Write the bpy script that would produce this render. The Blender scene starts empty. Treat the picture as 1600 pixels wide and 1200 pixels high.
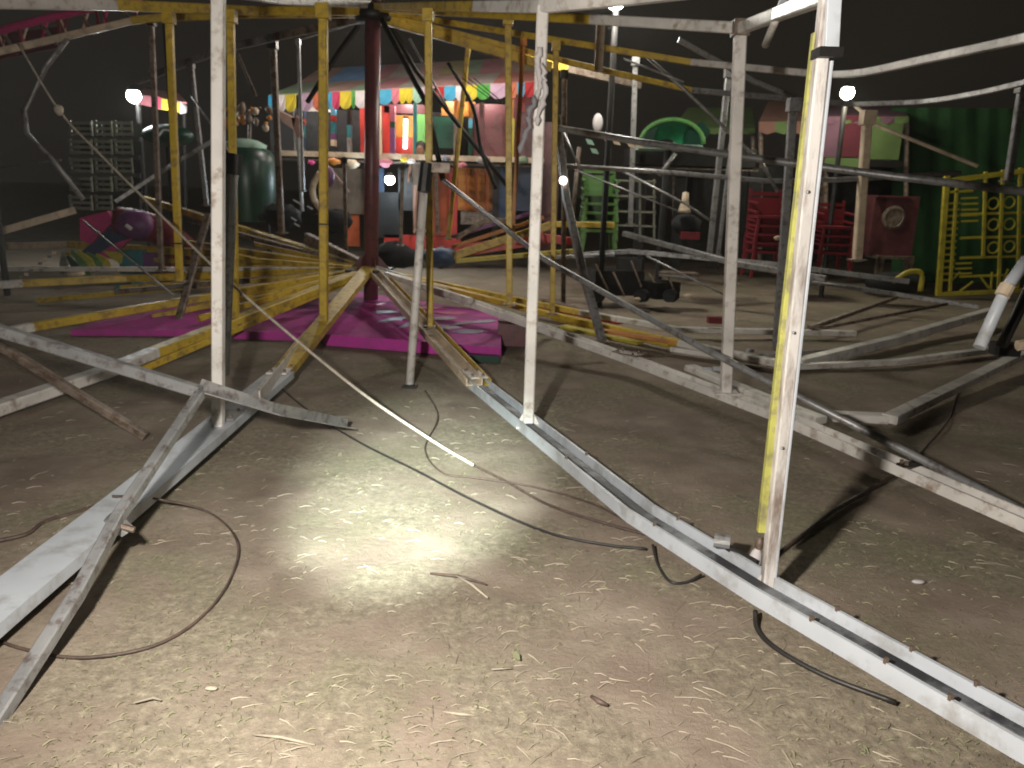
import bpy, math, random
from mathutils import Vector, Matrix
random.seed(7)
S = bpy.context.scene
COL = S.collection
# ------------------------------------------------------------------ camera
F = 1200.0                                   # focal length in photo pixels (1600 wide)
PIT, ROL, HC = math.radians(13.9), math.radians(1.7), 1.5
CAM = Vector((0, 0, HC))
_fw = Vector((0, math.cos(PIT), -math.sin(PIT)))
_u0 = Vector((0, math.sin(PIT), math.cos(PIT)))
_r0 = Vector((1, 0, 0))
CR = _r0*math.cos(ROL) + _u0*math.sin(ROL)
CU = _u0*math.cos(ROL) - _r0*math.sin(ROL)
cd = bpy.data.cameras.new('camera'); cam = bpy.data.objects.new('camera', cd); COL.objects.link(cam)
cam.matrix_world = Matrix((( CR.x, CU.x, -_fw.x, CAM.x), (CR.y, CU.y, -_fw.y, CAM.y), (CR.z, CU.z, -_fw.z, CAM.z), (0,0,0,1)))
cd.sensor_width = 36; cd.lens = 36*F/1600; cd.clip_start = 0.05; cd.clip_end = 1000
cd.dof.use_dof = True; cd.dof.focus_distance = 1.15; cd.dof.aperture_fstop = 9.0
S.camera = cam
# ------------------------------------------------------------------ night sky, exposure
W = bpy.data.worlds.new('World'); S.world = W; W.use_nodes = True
wn = W.node_tree.nodes; wl = W.node_tree.links
bg = wn['Background']
wtc = wn.new('ShaderNodeTexCoord'); wno = wn.new('ShaderNodeTexNoise'); wno.inputs['Scale'].default_value = 1.6
wra = wn.new('ShaderNodeValToRGB')
wra.color_ramp.elements[0].position = .3; wra.color_ramp.elements[0].color = (.0055,.0047,.0040,1)
wra.color_ramp.elements[1].position = .75; wra.color_ramp.elements[1].color = (.011,.0092,.0068,1)
wl.new(wtc.outputs['Generated'], wno.inputs['Vector']); wl.new(wno.outputs['Fac'], wra.inputs['Fac']); wl.new(wra.outputs['Color'], bg.inputs['Color'])
bg.inputs['Strength'].default_value = 1.0
S.view_settings.view_transform = 'Standard'; S.view_settings.look = 'None'
S.view_settings.exposure = 0.62; S.view_settings.gamma = 1.0
S.render.engine = 'CYCLES'
S.cycles.max_bounces = 5

def ray(px, py): return _fw + CR*((px-800)/F) - CU*((py-600)/F)
def P(px, py, Y):
    d = ray(px, py); return CAM + d*(Y/d.y)
def G(px, py, z=0.0):
    d = ray(px, py); return CAM + d*((z-HC)/d.z)
def proj(v):
    d = v-CAM; w = d.dot(_fw); return 800+F*d.dot(CR)/w, 600-F*d.dot(CU)/w
def hit(pts, x):
    """point of a 3D polyline whose picture column is x"""
    best = None
    for a, b in zip(pts[:-1], pts[1:]):
        lo, hi = 0., 1.
        fa, fb = proj(a)[0]-x, proj(b)[0]-x
        if fa*fb > 0: continue
        for _ in range(40):
            m = (lo+hi)/2; fm = proj(a.lerp(b, m))[0]-x
            if fa*fm <= 0: hi = m
            else: lo = m
        return a.lerp(b, lo)
    return pts[-1].copy()

# the torch in the photographer's other hand: a hot core and a wide spill
def spot(name, loc, tgt, power, size, blend, col, rad):
    l = bpy.data.lights.new(name, 'SPOT'); l.energy = power; l.spot_size = math.radians(size); l.spot_blend = blend
    l.color = col; l.shadow_soft_size = rad
    o = bpy.data.objects.new(name, l); COL.objects.link(o); o.location = loc
    o.rotation_euler = (Vector(tgt)-Vector(loc)).to_track_quat('-Z', 'Y').to_euler(); return o
pool = G(600, 822)
TL = Vector((-0.62, 0.55, 1.62))
spot('torch_core', TL, G(648, 768), 2000, 25, 1.0, (.86, 1.0, .93), .04)
spot('torch_mid', TL, pool, 90, 70, 1.0, (.97, 1.0, .95), .05)
spot('torch_spill', TL, G(1000, 600), 380, 150, 0.8, (1.0, .93, .84), .06)
def bulb(name, loc, power, col, rad):
    l = bpy.data.lights.new(name, 'POINT'); l.energy = power; l.color = col; l.shadow_soft_size = rad
    o = bpy.data.objects.new(name, l); COL.objects.link(o); o.location = loc; return o

# ------------------------------------------------------------------ materials
def new_mat(name):
    m = bpy.data.materials.new(name); m.use_nodes = True
    return m, m.node_tree.nodes, m.node_tree.links, m.node_tree.nodes['Principled BSDF']
def pbr(name, col, wear=None, amt=.45, scale=9., rough=.5, metal=0., bump=.15, stretch=(1,1,1), rim=.08):
    m, n, l, p = new_mat(name)
    tc = n.new('ShaderNodeTexCoord'); mp = n.new('ShaderNodeMapping'); mp.inputs['Scale'].default_value = stretch
    l.new(tc.outputs['Object'], mp.inputs['Vector'])
    a = n.new('ShaderNodeTexNoise'); a.inputs['Scale'].default_value = scale; a.inputs['Detail'].default_value = 8; a.inputs['Roughness'].default_value = .68
    l.new(mp.outputs[0], a.inputs['Vector'])
    r = n.new('ShaderNodeValToRGB'); r.color_ramp.elements[0].position = amt-rim; r.color_ramp.elements[1].position = amt+rim
    wear = wear or tuple(c*.62 for c in col)
    r.color_ramp.elements[0].color = (*wear, 1); r.color_ramp.elements[1].color = (*col, 1)
    l.new(a.outputs['Fac'], r.inputs['Fac'])
    b = n.new('ShaderNodeTexNoise'); b.inputs['Scale'].default_value = scale*.32; b.inputs['Detail'].default_value = 4
    l.new(mp.outputs[0], b.inputs['Vector'])
    mr = n.new('ShaderNodeMapRange'); mr.inputs['From Min'].default_value = .3; mr.inputs['From Max'].default_value = .7
    mr.inputs['To Min'].default_value = .72; mr.inputs['To Max'].default_value = 1.1
    l.new(b.outputs['Fac'], mr.inputs['Value'])
    mx = n.new('ShaderNodeMix'); mx.data_type = 'RGBA'; mx.blend_type = 'MULTIPLY'; mx.inputs['Factor'].default_value = 1
    l.new(r.outputs['Color'], mx.inputs['A']); l.new(mr.outputs['Result'], mx.inputs['B'])
    l.new(mx.outputs['Result'], p.inputs['Base Color'])
    rr = n.new('ShaderNodeMapRange'); rr.inputs['To Min'].default_value = min(1, rough+.2); rr.inputs['To Max'].default_value = max(.05, rough-.16)
    l.new(a.outputs['Fac'], rr.inputs['Value']); l.new(rr.outputs['Result'], p.inputs['Roughness'])
    p.inputs['Metallic'].default_value = metal
    if bump:
        bp = n.new('ShaderNodeBump'); bp.inputs['Strength'].default_value = bump; bp.inputs['Distance'].default_value = .01
        l.new(a.outputs['Fac'], bp.inputs['Height']); l.new(bp.outputs['Normal'], p.inputs['Normal'])
    return m
def glow(name, col, st):
    m, n, l, p = new_mat(name)
    p.inputs['Base Color'].default_value = (*col, 1); p.inputs['Emission Color'].default_value = (*col, 1); p.inputs['Emission Strength'].default_value = st
    return m
def cloth(name, col, trans=.35):
    m, n, l, p = new_mat(name)
    tc = n.new('ShaderNodeTexCoord'); a = n.new('ShaderNodeTexNoise'); a.inputs['Scale'].default_value = 3; a.inputs['Detail'].default_value = 6
    l.new(tc.outputs['Object'], a.inputs['Vector'])
    r = n.new('ShaderNodeValToRGB'); r.color_ramp.elements[0].position = .3; r.color_ramp.elements[1].position = .7
    r.color_ramp.elements[0].color = (*[c*.7 for c in col], 1); r.color_ramp.elements[1].color = (*col, 1)
    l.new(a.outputs['Fac'], r.inputs['Fac']); l.new(r.outputs['Color'], p.inputs['Base Color']); p.inputs['Roughness'].default_value = .85
    t = n.new('ShaderNodeBsdfTranslucent'); l.new(r.outputs['Color'], t.inputs['Color'])
    mx = n.new('ShaderNodeMixShader'); mx.inputs[0].default_value = trans
    l.new(p.outputs[0], mx.inputs[1]); l.new(t.outputs[0], mx.inputs[2]); l.new(mx.outputs[0], n['Material Output'].inputs['Surface'])
    return m
M = {}
M['white'] = pbr('worn_white_paint', (.70,.67,.63), (.34,.27,.22), .40, 10, .42, 0, .2)
M['white2'] = pbr('scuffed_white_paint', (.68,.64,.60), (.33,.27,.23), .40, 11, .4, 0, .25)
M['bluish'] = pbr('pale_blue_white_paint', (.50,.53,.57), (.34,.34,.34), .42, 5, .38, 0, .2)
M['yellow'] = pbr('worn_yellow_paint', (.60,.41,.035), (.30,.19,.05), .43, 12, .42, 0, .2)
M['strip'] = pbr('yellow_green_paint', (.42,.41,.10), (.24,.22,.10), .46, 14, .5)
M['maroon'] = pbr('maroon_paint', (.14,.045,.05), (.07,.03,.03), .42, 8, .4)
M['steel'] = pbr('grey_steel', (.30,.30,.30), (.13,.10,.09), .42, 16, .38, .35, .2)
M['rusty'] = pbr('rusty_brown_steel', (.24,.19,.15), (.10,.06,.04), .47, 14, .5, .2, .25)
M['dark'] = pbr('dark_metal', (.018,.016,.015), None, .5, 9, .5, .2)
M['rope'] = pbr('pale_rope', (.62,.55,.46), (.42,.36,.30), .45, 60, .8, 0, .4)
M['cable'] = pbr('black_cable', (.03,.026,.024), None, .5, 20, .5)
M['rubber'] = pbr('brown_cable', (.10,.065,.05), None, .5, 20, .6)
M['straw'] = pbr('dry_straw', (.38,.33,.25), (.22,.185,.14), .45, 3, .8, 0, 0)
M['grass'] = pbr('dull_grass', (.20,.22,.11), (.28,.25,.15), .5, 3, .8, 0, 0)
M['magenta'] = pbr('magenta_paint', (.52,.04,.34), (.34,.05,.24), .46, 4, .75)
M['magpink'] = pbr('pink_paint', (.62,.05,.22), (.4,.04,.15), .42, 5, .45)
M['red'] = pbr('red_paint', (.45,.03,.02), (.22,.02,.015), .42, 5, .4)
M['orange'] = pbr('orange_paint', (.50,.18,.02), (.30,.10,.02), .44, 5, .45)
M['orangered'] = pbr('orange_red_paint', (.42,.08,.02), (.25,.05,.02), .44, 5, .45)
M['green'] = pbr('green_paint', (.006,.05,.028), (.004,.018,.012), .42, 4, .35)
M['limegreen'] = pbr('light_green_paint', (.14,.38,.10), (.10,.25,.07), .42, 4, .45)
M['chairgreen'] = pbr('green_plastic', (.10,.22,.055), (.07,.15,.04), .42, 4, .4)
M['chairred'] = pbr('red_plastic', (.19,.014,.022), (.1,.01,.012), .42, 4, .4)
M['teal'] = pbr('teal_paint', (.03,.19,.22), (.02,.10,.12), .42, 4, .4)
M['blue'] = pbr('dark_blue_paint', (.035,.065,.13), (.02,.04,.08), .42, 4, .45)
M['shellgreen'] = pbr('bright_green_plastic', (.02,.30,.12), (.015,.16,.07), .42, 4, .4)
M['sky'] = pbr('light_blue_paint', (.12,.42,.58), (.08,.3,.4), .42, 4, .45)
M['purple'] = pbr('purple_paint', (.16,.05,.16), (.1,.03,.1), .42, 4, .45)
M['groove'] = pbr('dark_groove', (.36,.38,.40), (.035,.035,.04), .60, 3.2, .5, 0, .2, (1,1,1), .12)  # patchy, mostly dark tone for the bar inside the channel
M['feather'] = pbr('grey_blue_paint', (.34,.36,.46), (.2,.2,.3), .42, 5, .45)
M['cream'] = pbr('cream_paint', (.62,.50,.36), (.4,.31,.22), .42, 9, .5)
M['sack'] = pbr('dark_sacking', (.016,.018,.02), None, .5, 9, .9, 0, .5)
M['sackb'] = pbr('brown_tarpaulin', (.15,.10,.065), (.09,.06,.04), .5, 3, .9, 0, .6)
M['crate'] = pbr('grey_green_plastic', (.24,.25,.19), (.14,.14,.11), .45, 8, .5)
M['gate'] = pbr('yellow_gate_paint', (.50,.42,.04), (.33,.27,.05), .42, 9, .45)
M['skin'] = pbr('brown_skin', (.22,.11,.07), None, .4, 3, .6, 0, 0)
M['hair'] = pbr('black_hair', (.01,.009,.008), None, .4, 3, .6, 0, 0)
M['greycloth'] = cloth('grey_cloth', (.25,.24,.26), .1)
M['tarp'] = cloth('green_tarpaulin', (.018,.085,.022), .15)
def C(name, *c): M[name] = cloth(name+'_cloth', c); return M[name]
C('f_white', .85,.80,.80); C('f_pink', .75,.30,.36); C('f_rose', .7,.1,.22); C('f_orange', .72,.26,.14); C('f_cyan', .12,.52,.72)
C('f_red', .6,.05,.06); C('f_yellow', .8,.68,.08); C('f_green', .15,.5,.12); C('f_mint', .5,.72,.6); C('f_lilac', .66,.5,.62)
for k, v in dict(r_brown=(.48,.32,.27), r_blue=(.2,.38,.65), r_green=(.30,.4,.28), r_grey=(.42,.38,.34), r_rose=(.5,.24,.25), r_olive=(.45,.38,.2), r_pink=(.6,.38,.35), r_red=(.5,.2,.16), c_green=(.12,.19,.06), c_pink=(.26,.13,.10), c_maroon=(.12,.016,.03), c_mauve=(.17,.08,.12)).items():
    M[k] = cloth(k+'_cloth', v, .15)

# ------------------------------------------------------------------ mesh builder
def boxp(w, h, c=None):
    c = min(w, h)*.12 if c is None else c; a, b = w/2, h/2
    return [(-a+c,-b),(a-c,-b),(a,-b+c),(a,b-c),(a-c,b),(-a+c,b),(-a,b-c),(-a,-b+c)]
def rnd(r, n=10): return [(r*math.cos(2*math.pi*i/n), r*math.sin(2*math.pi*i/n)) for i in range(n)]
def chan(w, h, t, down=False):
    a = w/2; p = [(-a,h),(-a,0),(a,0),(a,h),(a-t,h),(a-t,t),(-a+t,t),(-a+t,h)]
    return [(x, h-y) for x, y in p][::-1] if down else p
def angl(w, h, t): return [(-w/2,0),(w/2,0),(w/2,t),(-w/2+t,t),(-w/2+t,h),(-w/2,h)]
def curve(pts, n=6):
    """Catmull-Rom through the points"""
    out = []
    q = [pts[0]*2-pts[1]] + list(pts) + [pts[-1]*2-pts[-2]]
    for i in range(1, len(q)-2):
        for k in range(n):
            t = k/n; a, b, c, d = q[i-1], q[i], q[i+1], q[i+2]
            out.append(.5*((2*b)+(c-a)*t+(2*a-5*b+4*c-d)*t*t+(3*b-a-3*c+d)*t**3))
    out.append(pts[-1].copy()); return out
class MB:
    def __init__(s): s.v = []; s.f = []; s.m = []; s.sm = []
    def add(s, v, f, m=0, smooth=False):
        n = len(s.v); s.v += [Vector(x) for x in v]
        for q in f: s.f.append([n+i for i in q]); s.m.append(m); s.sm.append(smooth)
        return s
    def sweep(s, pts, prof, m=0, up=None, smooth=False, scale=None):
        pts = [Vector(p) for p in pts]; n = len(prof); vs = []; fs = []; ms = []
        for i, p in enumerate(pts):
            if i == 0: t = pts[1]-pts[0]
            elif i == len(pts)-1: t = pts[-1]-pts[-2]
            else: t = (pts[i+1]-p).normalized()+(p-pts[i-1]).normalized()
            t.normalize()
            u = Vector(up) if up is not None else (Vector((0,0,1)) if abs(t.z) < .85 else Vector((0,-1,0)))
            sd = t.cross(u).normalized(); uu = sd.cross(t)
            k = scale[i] if scale else 1
            vs += [p+sd*a*k+uu*b*k for a, b in prof]
        for i in range(len(pts)-1):
            for j in range(n):
                k = (j+1) % n
                fs.append((i*n+j, i*n+k, (i+1)*n+k, (i+1)*n+j)); ms.append(m[i] if isinstance(m, (list, tuple)) else m)
        base = len(s.v); s.v += vs
        for q, mi in zip(fs, ms): s.f.append([base+a for a in q]); s.m.append(mi); s.sm.append(smooth)
        m0 = m[0] if isinstance(m, (list, tuple)) else m; m1 = m[-1] if isinstance(m, (list, tuple)) else m
        s.f.append([base+a for a in range(n)][::-1]); s.m.append(m0); s.sm.append(False)
        s.f.append([base+(len(pts)-1)*n+a for a in range(n)]); s.m.append(m1); s.sm.append(False)
        return s
    def box(s, c, size, m=0, rot=None):
        c = Vector(c); v = []
        for x in (-1,1):
            for y in (-1,1):
                for z in (-1,1):
                    p = Vector((x*size[0]/2, y*size[1]/2, z*size[2]/2))
                    if rot is not None: p = rot @ p
                    v.append(c+p)
        return s.add(v, [(0,1,3,2),(4,6,7,5),(0,4,5,1),(2,3,7,6),(0,2,6,4),(1,5,7,3)], m)
    def slab(s, quad, t, m=0):
        """thick sheet from 3 or more corners, thickness vector t"""
        q = [Vector(p) for p in quad]; n = len(q); t = Vector(t)
        return s.add(q+[p+t for p in q], [tuple(range(n)), tuple(range(2*n-1, n-1, -1))]+[(i, n+i, n+(i+1) % n, (i+1) % n) for i in range(n)], m)
    def ball(s, c, r, m=0, n=10, k=7, sq=(1,1,1), jit=0):
        v = []; c = Vector(c)
        for i in range(k+1):
            th = math.pi*i/k
            for j in range(n):
                ph = 2*math.pi*j/n; q = 1+random.uniform(-jit, jit)
                v.append(c+Vector((r*sq[0]*math.sin(th)*math.cos(ph)*q, r*sq[1]*math.sin(th)*math.sin(ph)*q, r*sq[2]*math.cos(th)*q)))
        f = [(i*n+j, (i+1)*n+j, (i+1)*n+(j+1) % n, i*n+(j+1) % n) for i in range(k) for j in range(n)]
        return s.add(v, f, m, True)
    def lathe(s, c, prof, m=0, n=16):
        c = Vector(c); v = [c+Vector((r*math.cos(2*math.pi*j/n), r*math.sin(2*math.pi*j/n), z)) for r, z in prof for j in range(n)]
        f = [(i*n+j, i*n+(j+1) % n, (i+1)*n+(j+1) % n, (i+1)*n+j) for i in range(len(prof)-1) for j in range(n)]
        return s.add(v, f, m, True)
    def build(s, name, mats, parent=None, origin=None):
        if not isinstance(mats, (list, tuple)): mats = [mats]
        o0 = Vector(origin) if origin is not None else s.v[0].copy()
        me = bpy.data.meshes.new(name); me.from_pydata([v-o0 for v in s.v], [], s.f)
        for x in mats: me.materials.append(M[x] if isinstance(x, str) else x)
        me.polygons.foreach_set('material_index', s.m); me.polygons.foreach_set('use_smooth', s.sm); me.update()
        o = bpy.data.objects.new(name, me); COL.objects.link(o)
        if parent: o.parent = parent; o.location = o0-wl_(parent)
        else: o.location = o0
        return o
def wl_(o):
    v = Vector(o.location)
    while o.parent: o = o.parent; v += o.location
    return v
def tag(o, label=None, cat=None, group=None, kind=None):
    if label: o['label'] = label
    if cat: o['category'] = cat
    if group: o['group'] = group
    if kind: o['kind'] = kind
    return o
def thing(name, loc, label, cat, group=None):
    o = bpy.data.objects.new(name, None); COL.objects.link(o); o.location = loc; o.empty_display_size = .2
    return tag(o, label, cat, group)
def copy_tree(o, parent=None):
    c = o.copy(); COL.objects.link(c); c.parent = parent
    for ch in list(o.children): copy_tree(ch, c)
    return c

# ------------------------------------------------------------------ ground
def axis(lo, hi, dlo, dhi, fine, grow):
    a = [dlo]
    while a[-1] < dhi: a.append(a[-1]+fine)
    st = fine
    while a[-1] < hi: st *= grow; a.append(a[-1]+st)
    st = fine
    while a[0] > lo: st *= grow; a.insert(0, a[0]-st)
    return a
from mathutils import noise as mn
def gz(x, y):
    if y > 40 or abs(x) > 25: return 0
    return .018*mn.noise(Vector((x*.9, y*.9, 0))) + .008*mn.noise(Vector((x*5, y*5, 3))) + .0045*mn.noise(Vector((x*17, y*17, 7)))
xs = axis(-220, 220, -4.5, 4.5, .045, 1.12); ys = axis(-30, 420, .8, 8.0, .045, 1.09)
gv = [(x, y, gz(x, y)) for y in ys for x in xs]; nx = len(xs)
gf = [(j*nx+i, j*nx+i+1, (j+1)*nx+i+1, (j+1)*nx+i) for j in range(len(ys)-1) for i in range(nx-1)]
gm, n, l, p = new_mat('trampled_dirt')
tc = n.new('ShaderNodeTexCoord')
def nz(scale, det=6, vec=None, rough=.6, dist=0):
    a = n.new('ShaderNodeTexNoise'); a.inputs['Scale'].default_value = scale; a.inputs['Detail'].default_value = det; a.inputs['Roughness'].default_value = rough; a.inputs['Distortion'].default_value = dist
    l.new(vec or tc.outputs['Object'], a.inputs['Vector']); return a.outputs['Fac']
def ramp(src, stops):
    r = n.new('ShaderNodeValToRGB'); e = r.color_ramp.elements
    e[0].position, e[0].color = stops[0][0], (*stops[0][1], 1); e[1].position, e[1].color = stops[-1][0], (*stops[-1][1], 1)
    for po, c in stops[1:-1]: q = e.new(po); q.color = (*c, 1)
    l.new(src, r.inputs['Fac']); return r.outputs['Color']
def mix(f, a, b, bt='MIX'):
    x = n.new('ShaderNodeMix'); x.data_type = 'RGBA'; x.blend_type = bt
    if isinstance(f, float): x.inputs['Factor'].default_value = f
    else: l.new(f, x.inputs['Factor'])
    l.new(a, x.inputs['A']); l.new(b, x.inputs['B']); return x.outputs['Result']
soil = ramp(nz(2.2, 8), [(.34, (.20,.155,.12)), (.5, (.26,.205,.16)), (.64, (.33,.27,.215))])
dead = ramp(nz(26, 8, None, .75), [(.35, (.16,.135,.10)), (.55, (.28,.24,.175)), (.72, (.46,.41,.31))])
c1 = mix(ramp(nz(1.5, 5, None, .6, .4), [(.44, (0,0,0)), (.56, (.9,.9,.9))]), soil, dead)
grn = ramp(nz(30, 8, None, .75), [(.35, (.12,.12,.07)), (.55, (.22,.215,.13)), (.72, (.38,.36,.23))])
c2 = mix(ramp(nz(.95, 6, None, .62, .5), [(.52, (0,0,0)), (.66, (.6,.6,.6))]), c1, grn)
mp = n.new('ShaderNodeMapping'); mp.inputs['Scale'].default_value = (1, 3.2, 1); mp.inputs['Rotation'].default_value = (0,0,.15); l.new(tc.outputs['Object'], mp.inputs['Vector'])
fl = nz(20, 4, mp.outputs[0], .8, .8)
c3 = mix(ramp(fl, [(.66, (0,0,0)), (.74, (.8,.8,.8))]), c2, ramp(fl, [(0, (.62,.54,.40)), (1, (.62,.54,.40))]))
fd = nz(13, 5, mp.outputs[0], .8, .6)
c4 = mix(ramp(fd, [(.28, (.7,.7,.7)), (.36, (0,0,0))]), c3, ramp(fd, [(0, (.06,.05,.035)), (1, (.06,.05,.035))]))
l.new(c4, p.inputs['Base Color']); p.inputs['Roughness'].default_value = .95; p.inputs['Specular IOR Level'].default_value = .2
bp = n.new('ShaderNodeBump'); bp.inputs['Strength'].default_value = .6; bp.inputs['Distance'].default_value = .02
l.new(nz(40, 8, None, .75), bp.inputs['Height']); l.new(bp.outputs['Normal'], p.inputs['Normal'])
g = MB(); g.v = [Vector(v) for v in gv]; g.f = gf; g.m = [0]*len(gf); g.sm = [True]*len(gf)
tag(g.build('ground', gm, origin=(0,0,0)), 'trampled brown dirt and dead grass of the fairground', kind='structure')

# straw and grass on it
def litter(name, count, mat, lab, lmin, lmax, w, rise, patch, seed):
    random.seed(seed); b = MB(); made = 0
    while made < count:
        px, py = random.uniform(-60, 1660), random.uniform(560, 1290)
        q = G(px, py); x, y = q.x, q.y
        if y > 7.5 or y < .9: continue
        s_ = mn.noise(Vector((x*1.1+patch, y*1.1, 5)))
        if s_ < random.uniform(-.35, .35): continue
        made += 1
        a = random.gauss(.1, .8) if name == 'straw_litter' else random.uniform(0, 6.28)
        L = random.uniform(lmin, lmax)*(1 if random.random() < .85 else 1.8); dx, dy = math.cos(a)*L/2, math.sin(a)*L/2
        bx, by = -math.sin(a)*w/2, math.cos(a)*w/2; z = gz(x, y)+.002
        bend = random.gauss(0, .09)*L; ww = w*random.uniform(.5, 1.5); bx, by = -math.sin(a)*ww/2, math.cos(a)*ww/2
        m_ = Vector((x-math.sin(a)*bend*.4, y+math.cos(a)*bend*.4, z+.004+rise*.6))
        s0 = Vector((x-dx, y-dy, z)); e0 = Vector((x+dx, y+dy, z+rise*random.uniform(.3, 1))); o_ = Vector((bx, by, .0015))
        b.add([s0-o_, s0+o_, m_-o_, m_+o_, e0-o_*.3, e0+o_*.3], [(0,1,3,2), (2,3,5,4)])
    tag(b.build(name, mat, origin=(0,3,0)), lab, kind='stuff')
litter('straw_litter', 1200, 'straw', 'pale dry straw and chopped stalks strewn over the dirt', .012, .07, .0013, .001, 0, 3)
litter('grass', 4000, 'grass', 'short dull green grass growing in patches in the dirt', .008, .022, .0016, .003, 40, 4)
random.seed(11)

# ------------------------------------------------------------------ merry-go-round frame
HUBY = 9.4
hubB = P(578, 424, HUBY); hubT = P(583, 10, HUBY)
frame = thing('carousel_frame', (hubB.x, hubB.y, 0), 'bare skeleton of a merry-go-round, white and yellow radial beams and posts around a maroon mast', 'fairground ride')
def fpart(name, mb, mats, lab=None, origin=None):
    o = mb.build(name, mats, frame, origin)
    if lab: o['label'] = lab
    return o
mast = MB().sweep([Vector((hubB.x, hubB.y, 0)), hubT + Vector((0,0,.12))], rnd(.088, 16), smooth=True)
mo = fpart('mast', mast, 'maroon')
MB().box(hubB+Vector((0,0,.02)), (.5,.5,.03)).box((hubB.x, hubB.y, .03), (.7,.7,.06)).build('base_plate', 'dark', mo)
MB().lathe(hubT+Vector((0,0,-.16)), [(.0,.0),(.2,.0),(.22,.05),(.2,.14),(.1,.2),(0,.2)]).build('top_collar', 'dark', mo)
for k in range(6):
    a = k*math.pi/3
    b = MB().slab([hubB+Vector((.09*math.cos(a), .09*math.sin(a), .03)), hubB+Vector((.24*math.cos(a), .24*math.sin(a), .03)), hubB+Vector((.09*math.cos(a), .09*math.sin(a), .2))], (.012*math.sin(a), .012*math.cos(a)+.004, 0))
    b.build('gusset', 'maroon', mo)
def bolts(parent, pts, r=.014, mat='steel'):
    for q in pts: MB().sweep([q-Vector((0,0,.004)), q+Vector((0,0,.022))], rnd(r, 6)).build('bolt', mat, parent)
def gp(px, py, z=.08): return G(px, py, z)
# floor beams; every entry: picture points at a height (z) or depth (Y)
HB = hubB + Vector((0,0,.02))
flA = [HB, gp(440, 590, .10), gp(215, 780, .07), gp(0, 958, .07), gp(-170, 1100, .07)]
flB = [HB, gp(741, 603, .10)]
flB2 = [gp(741, 601, .06), gp(1000, 812, .06), gp(1195, 935, .06), gp(1600, 1168, .06), gp(1760, 1255, .06)]
flC = [HB, gp(980, 565, .12), gp(1215, 655, .10), gp(1600, 823, .09), gp(1800, 915, .09)]
flD = [HB, gp(862, 492, .2), gp(1062, 536, .12), gp(1240, 573, .08)]
flE = [HB, gp(905, 488, .2), gp(1060, 515, .1), gp(1335, 521, .08)]
flL1 = [HB, gp(240, 551, .12), gp(168, 580, .10), gp(0, 637, .08), gp(-150, 690, .08)]
flL2 = [HB, gp(250, 477, .24), gp(50, 511, .14), gp(-120, 545, .1)]
flL3 = [HB, gp(200, 435, .30), gp(35, 443, .26), gp(-150, 455, .22)]
flL4 = [HB, P(350, 397, 11.3), P(108, 382, 12.6), P(-120, 388, 12.8)]
flL5 = [HB, P(400, 365, 11.6), P(225, 311, 13.4)]
a0 = fpart('floor_beam', MB().sweep([flA[0], flA[1]], chan(.15, .06, .012, True), 0), ['yellow'])
a1 = fpart('floor_beam', MB().sweep(flA[1:], chan(.19, .05, .012, True), 0), ['bluish'])
fpart('floor_beam', MB().sweep([P(558, 442, 9.2), gp(470, 535, .16), gp(395, 632, .14)], angl(.10, .09, .01), 0), ['white2'])
fpart('floor_beam', MB().sweep(flB, chan(.13, .06, .01), 0), ['cream'], 'cream and rusty inner beam')
fpart('floor_beam', MB().sweep([p_+Vector((.1,.06,-.01)) for p_ in flB], angl(.05, .05, .008), 0), ['yellow'])
b2 = fpart('floor_beam', MB().sweep(flB2, chan(.15, .065, .014), 0), ['bluish'])
bar = [flB2[0].lerp(flB2[-1], 0)+Vector((0,0,.03))]
fpart('groove_bar', MB().sweep([q+Vector((0,0,.028)) for q in flB2], boxp(.05, .03), 0), 'groove')
c1_ = fpart('floor_beam', MB().sweep(flC, chan(.12, .06, .012), 0), ['white'])
fpart('floor_beam', MB().sweep([gp(1078, 574, .12), gp(1200, 625, .10), gp(1283, 657, .08)], boxp(.11, .05), 0), ['white'])
fpart('floor_beam', MB().sweep(flD, boxp(.10, .06), [0,0,1]), ['yellow', 'white'])
fpart('floor_beam', MB().sweep(flE, boxp(.09, .06), [0,1,1]), ['yellow', 'white'])
fpart('floor_beam', MB().sweep(flL1, boxp(.12, .08), [0,1,1,1]), ['yellow', 'white'])
fpart('floor_beam', MB().sweep(flL2, boxp(.10, .08), [0,0,1]), ['yellow', 'white'])
fpart('floor_beam', MB().sweep(flL3, boxp(.10, .09), [0,0,1]), ['yellow', 'white'])
fpart('floor_beam', MB().sweep(flL4, boxp(.10, .11), [0,0,1]), ['yellow', 'cream'])
fpart('floor_beam', MB().sweep(flL5, boxp(.10, .10), [0,0]), ['yellow'])
fpart('floor_beam', MB().sweep([HB, P(480, 372, 10.6)], boxp(.09, .14), 0), ['rusty'])
fpart('floor_beam', MB().sweep([HB, P(400, 407, 9.9), P(360, 398, 10.1)], boxp(.09, .06), 0), ['yellow'])
for src, nn in ((flL1, 2), (flL2, 2), (flL3, 2), (flL4, 3)):
    off = Vector((-.02, -.16, -.10)) if src is not flL4 else Vector((0, -.1, -.14))
    fpart('floor_beam', MB().sweep([src[0].lerp(src[1], .12)+off*.4]+[q+off for q in src[1:nn]], boxp(.06, .06), 0), ['yellow'])
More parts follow.
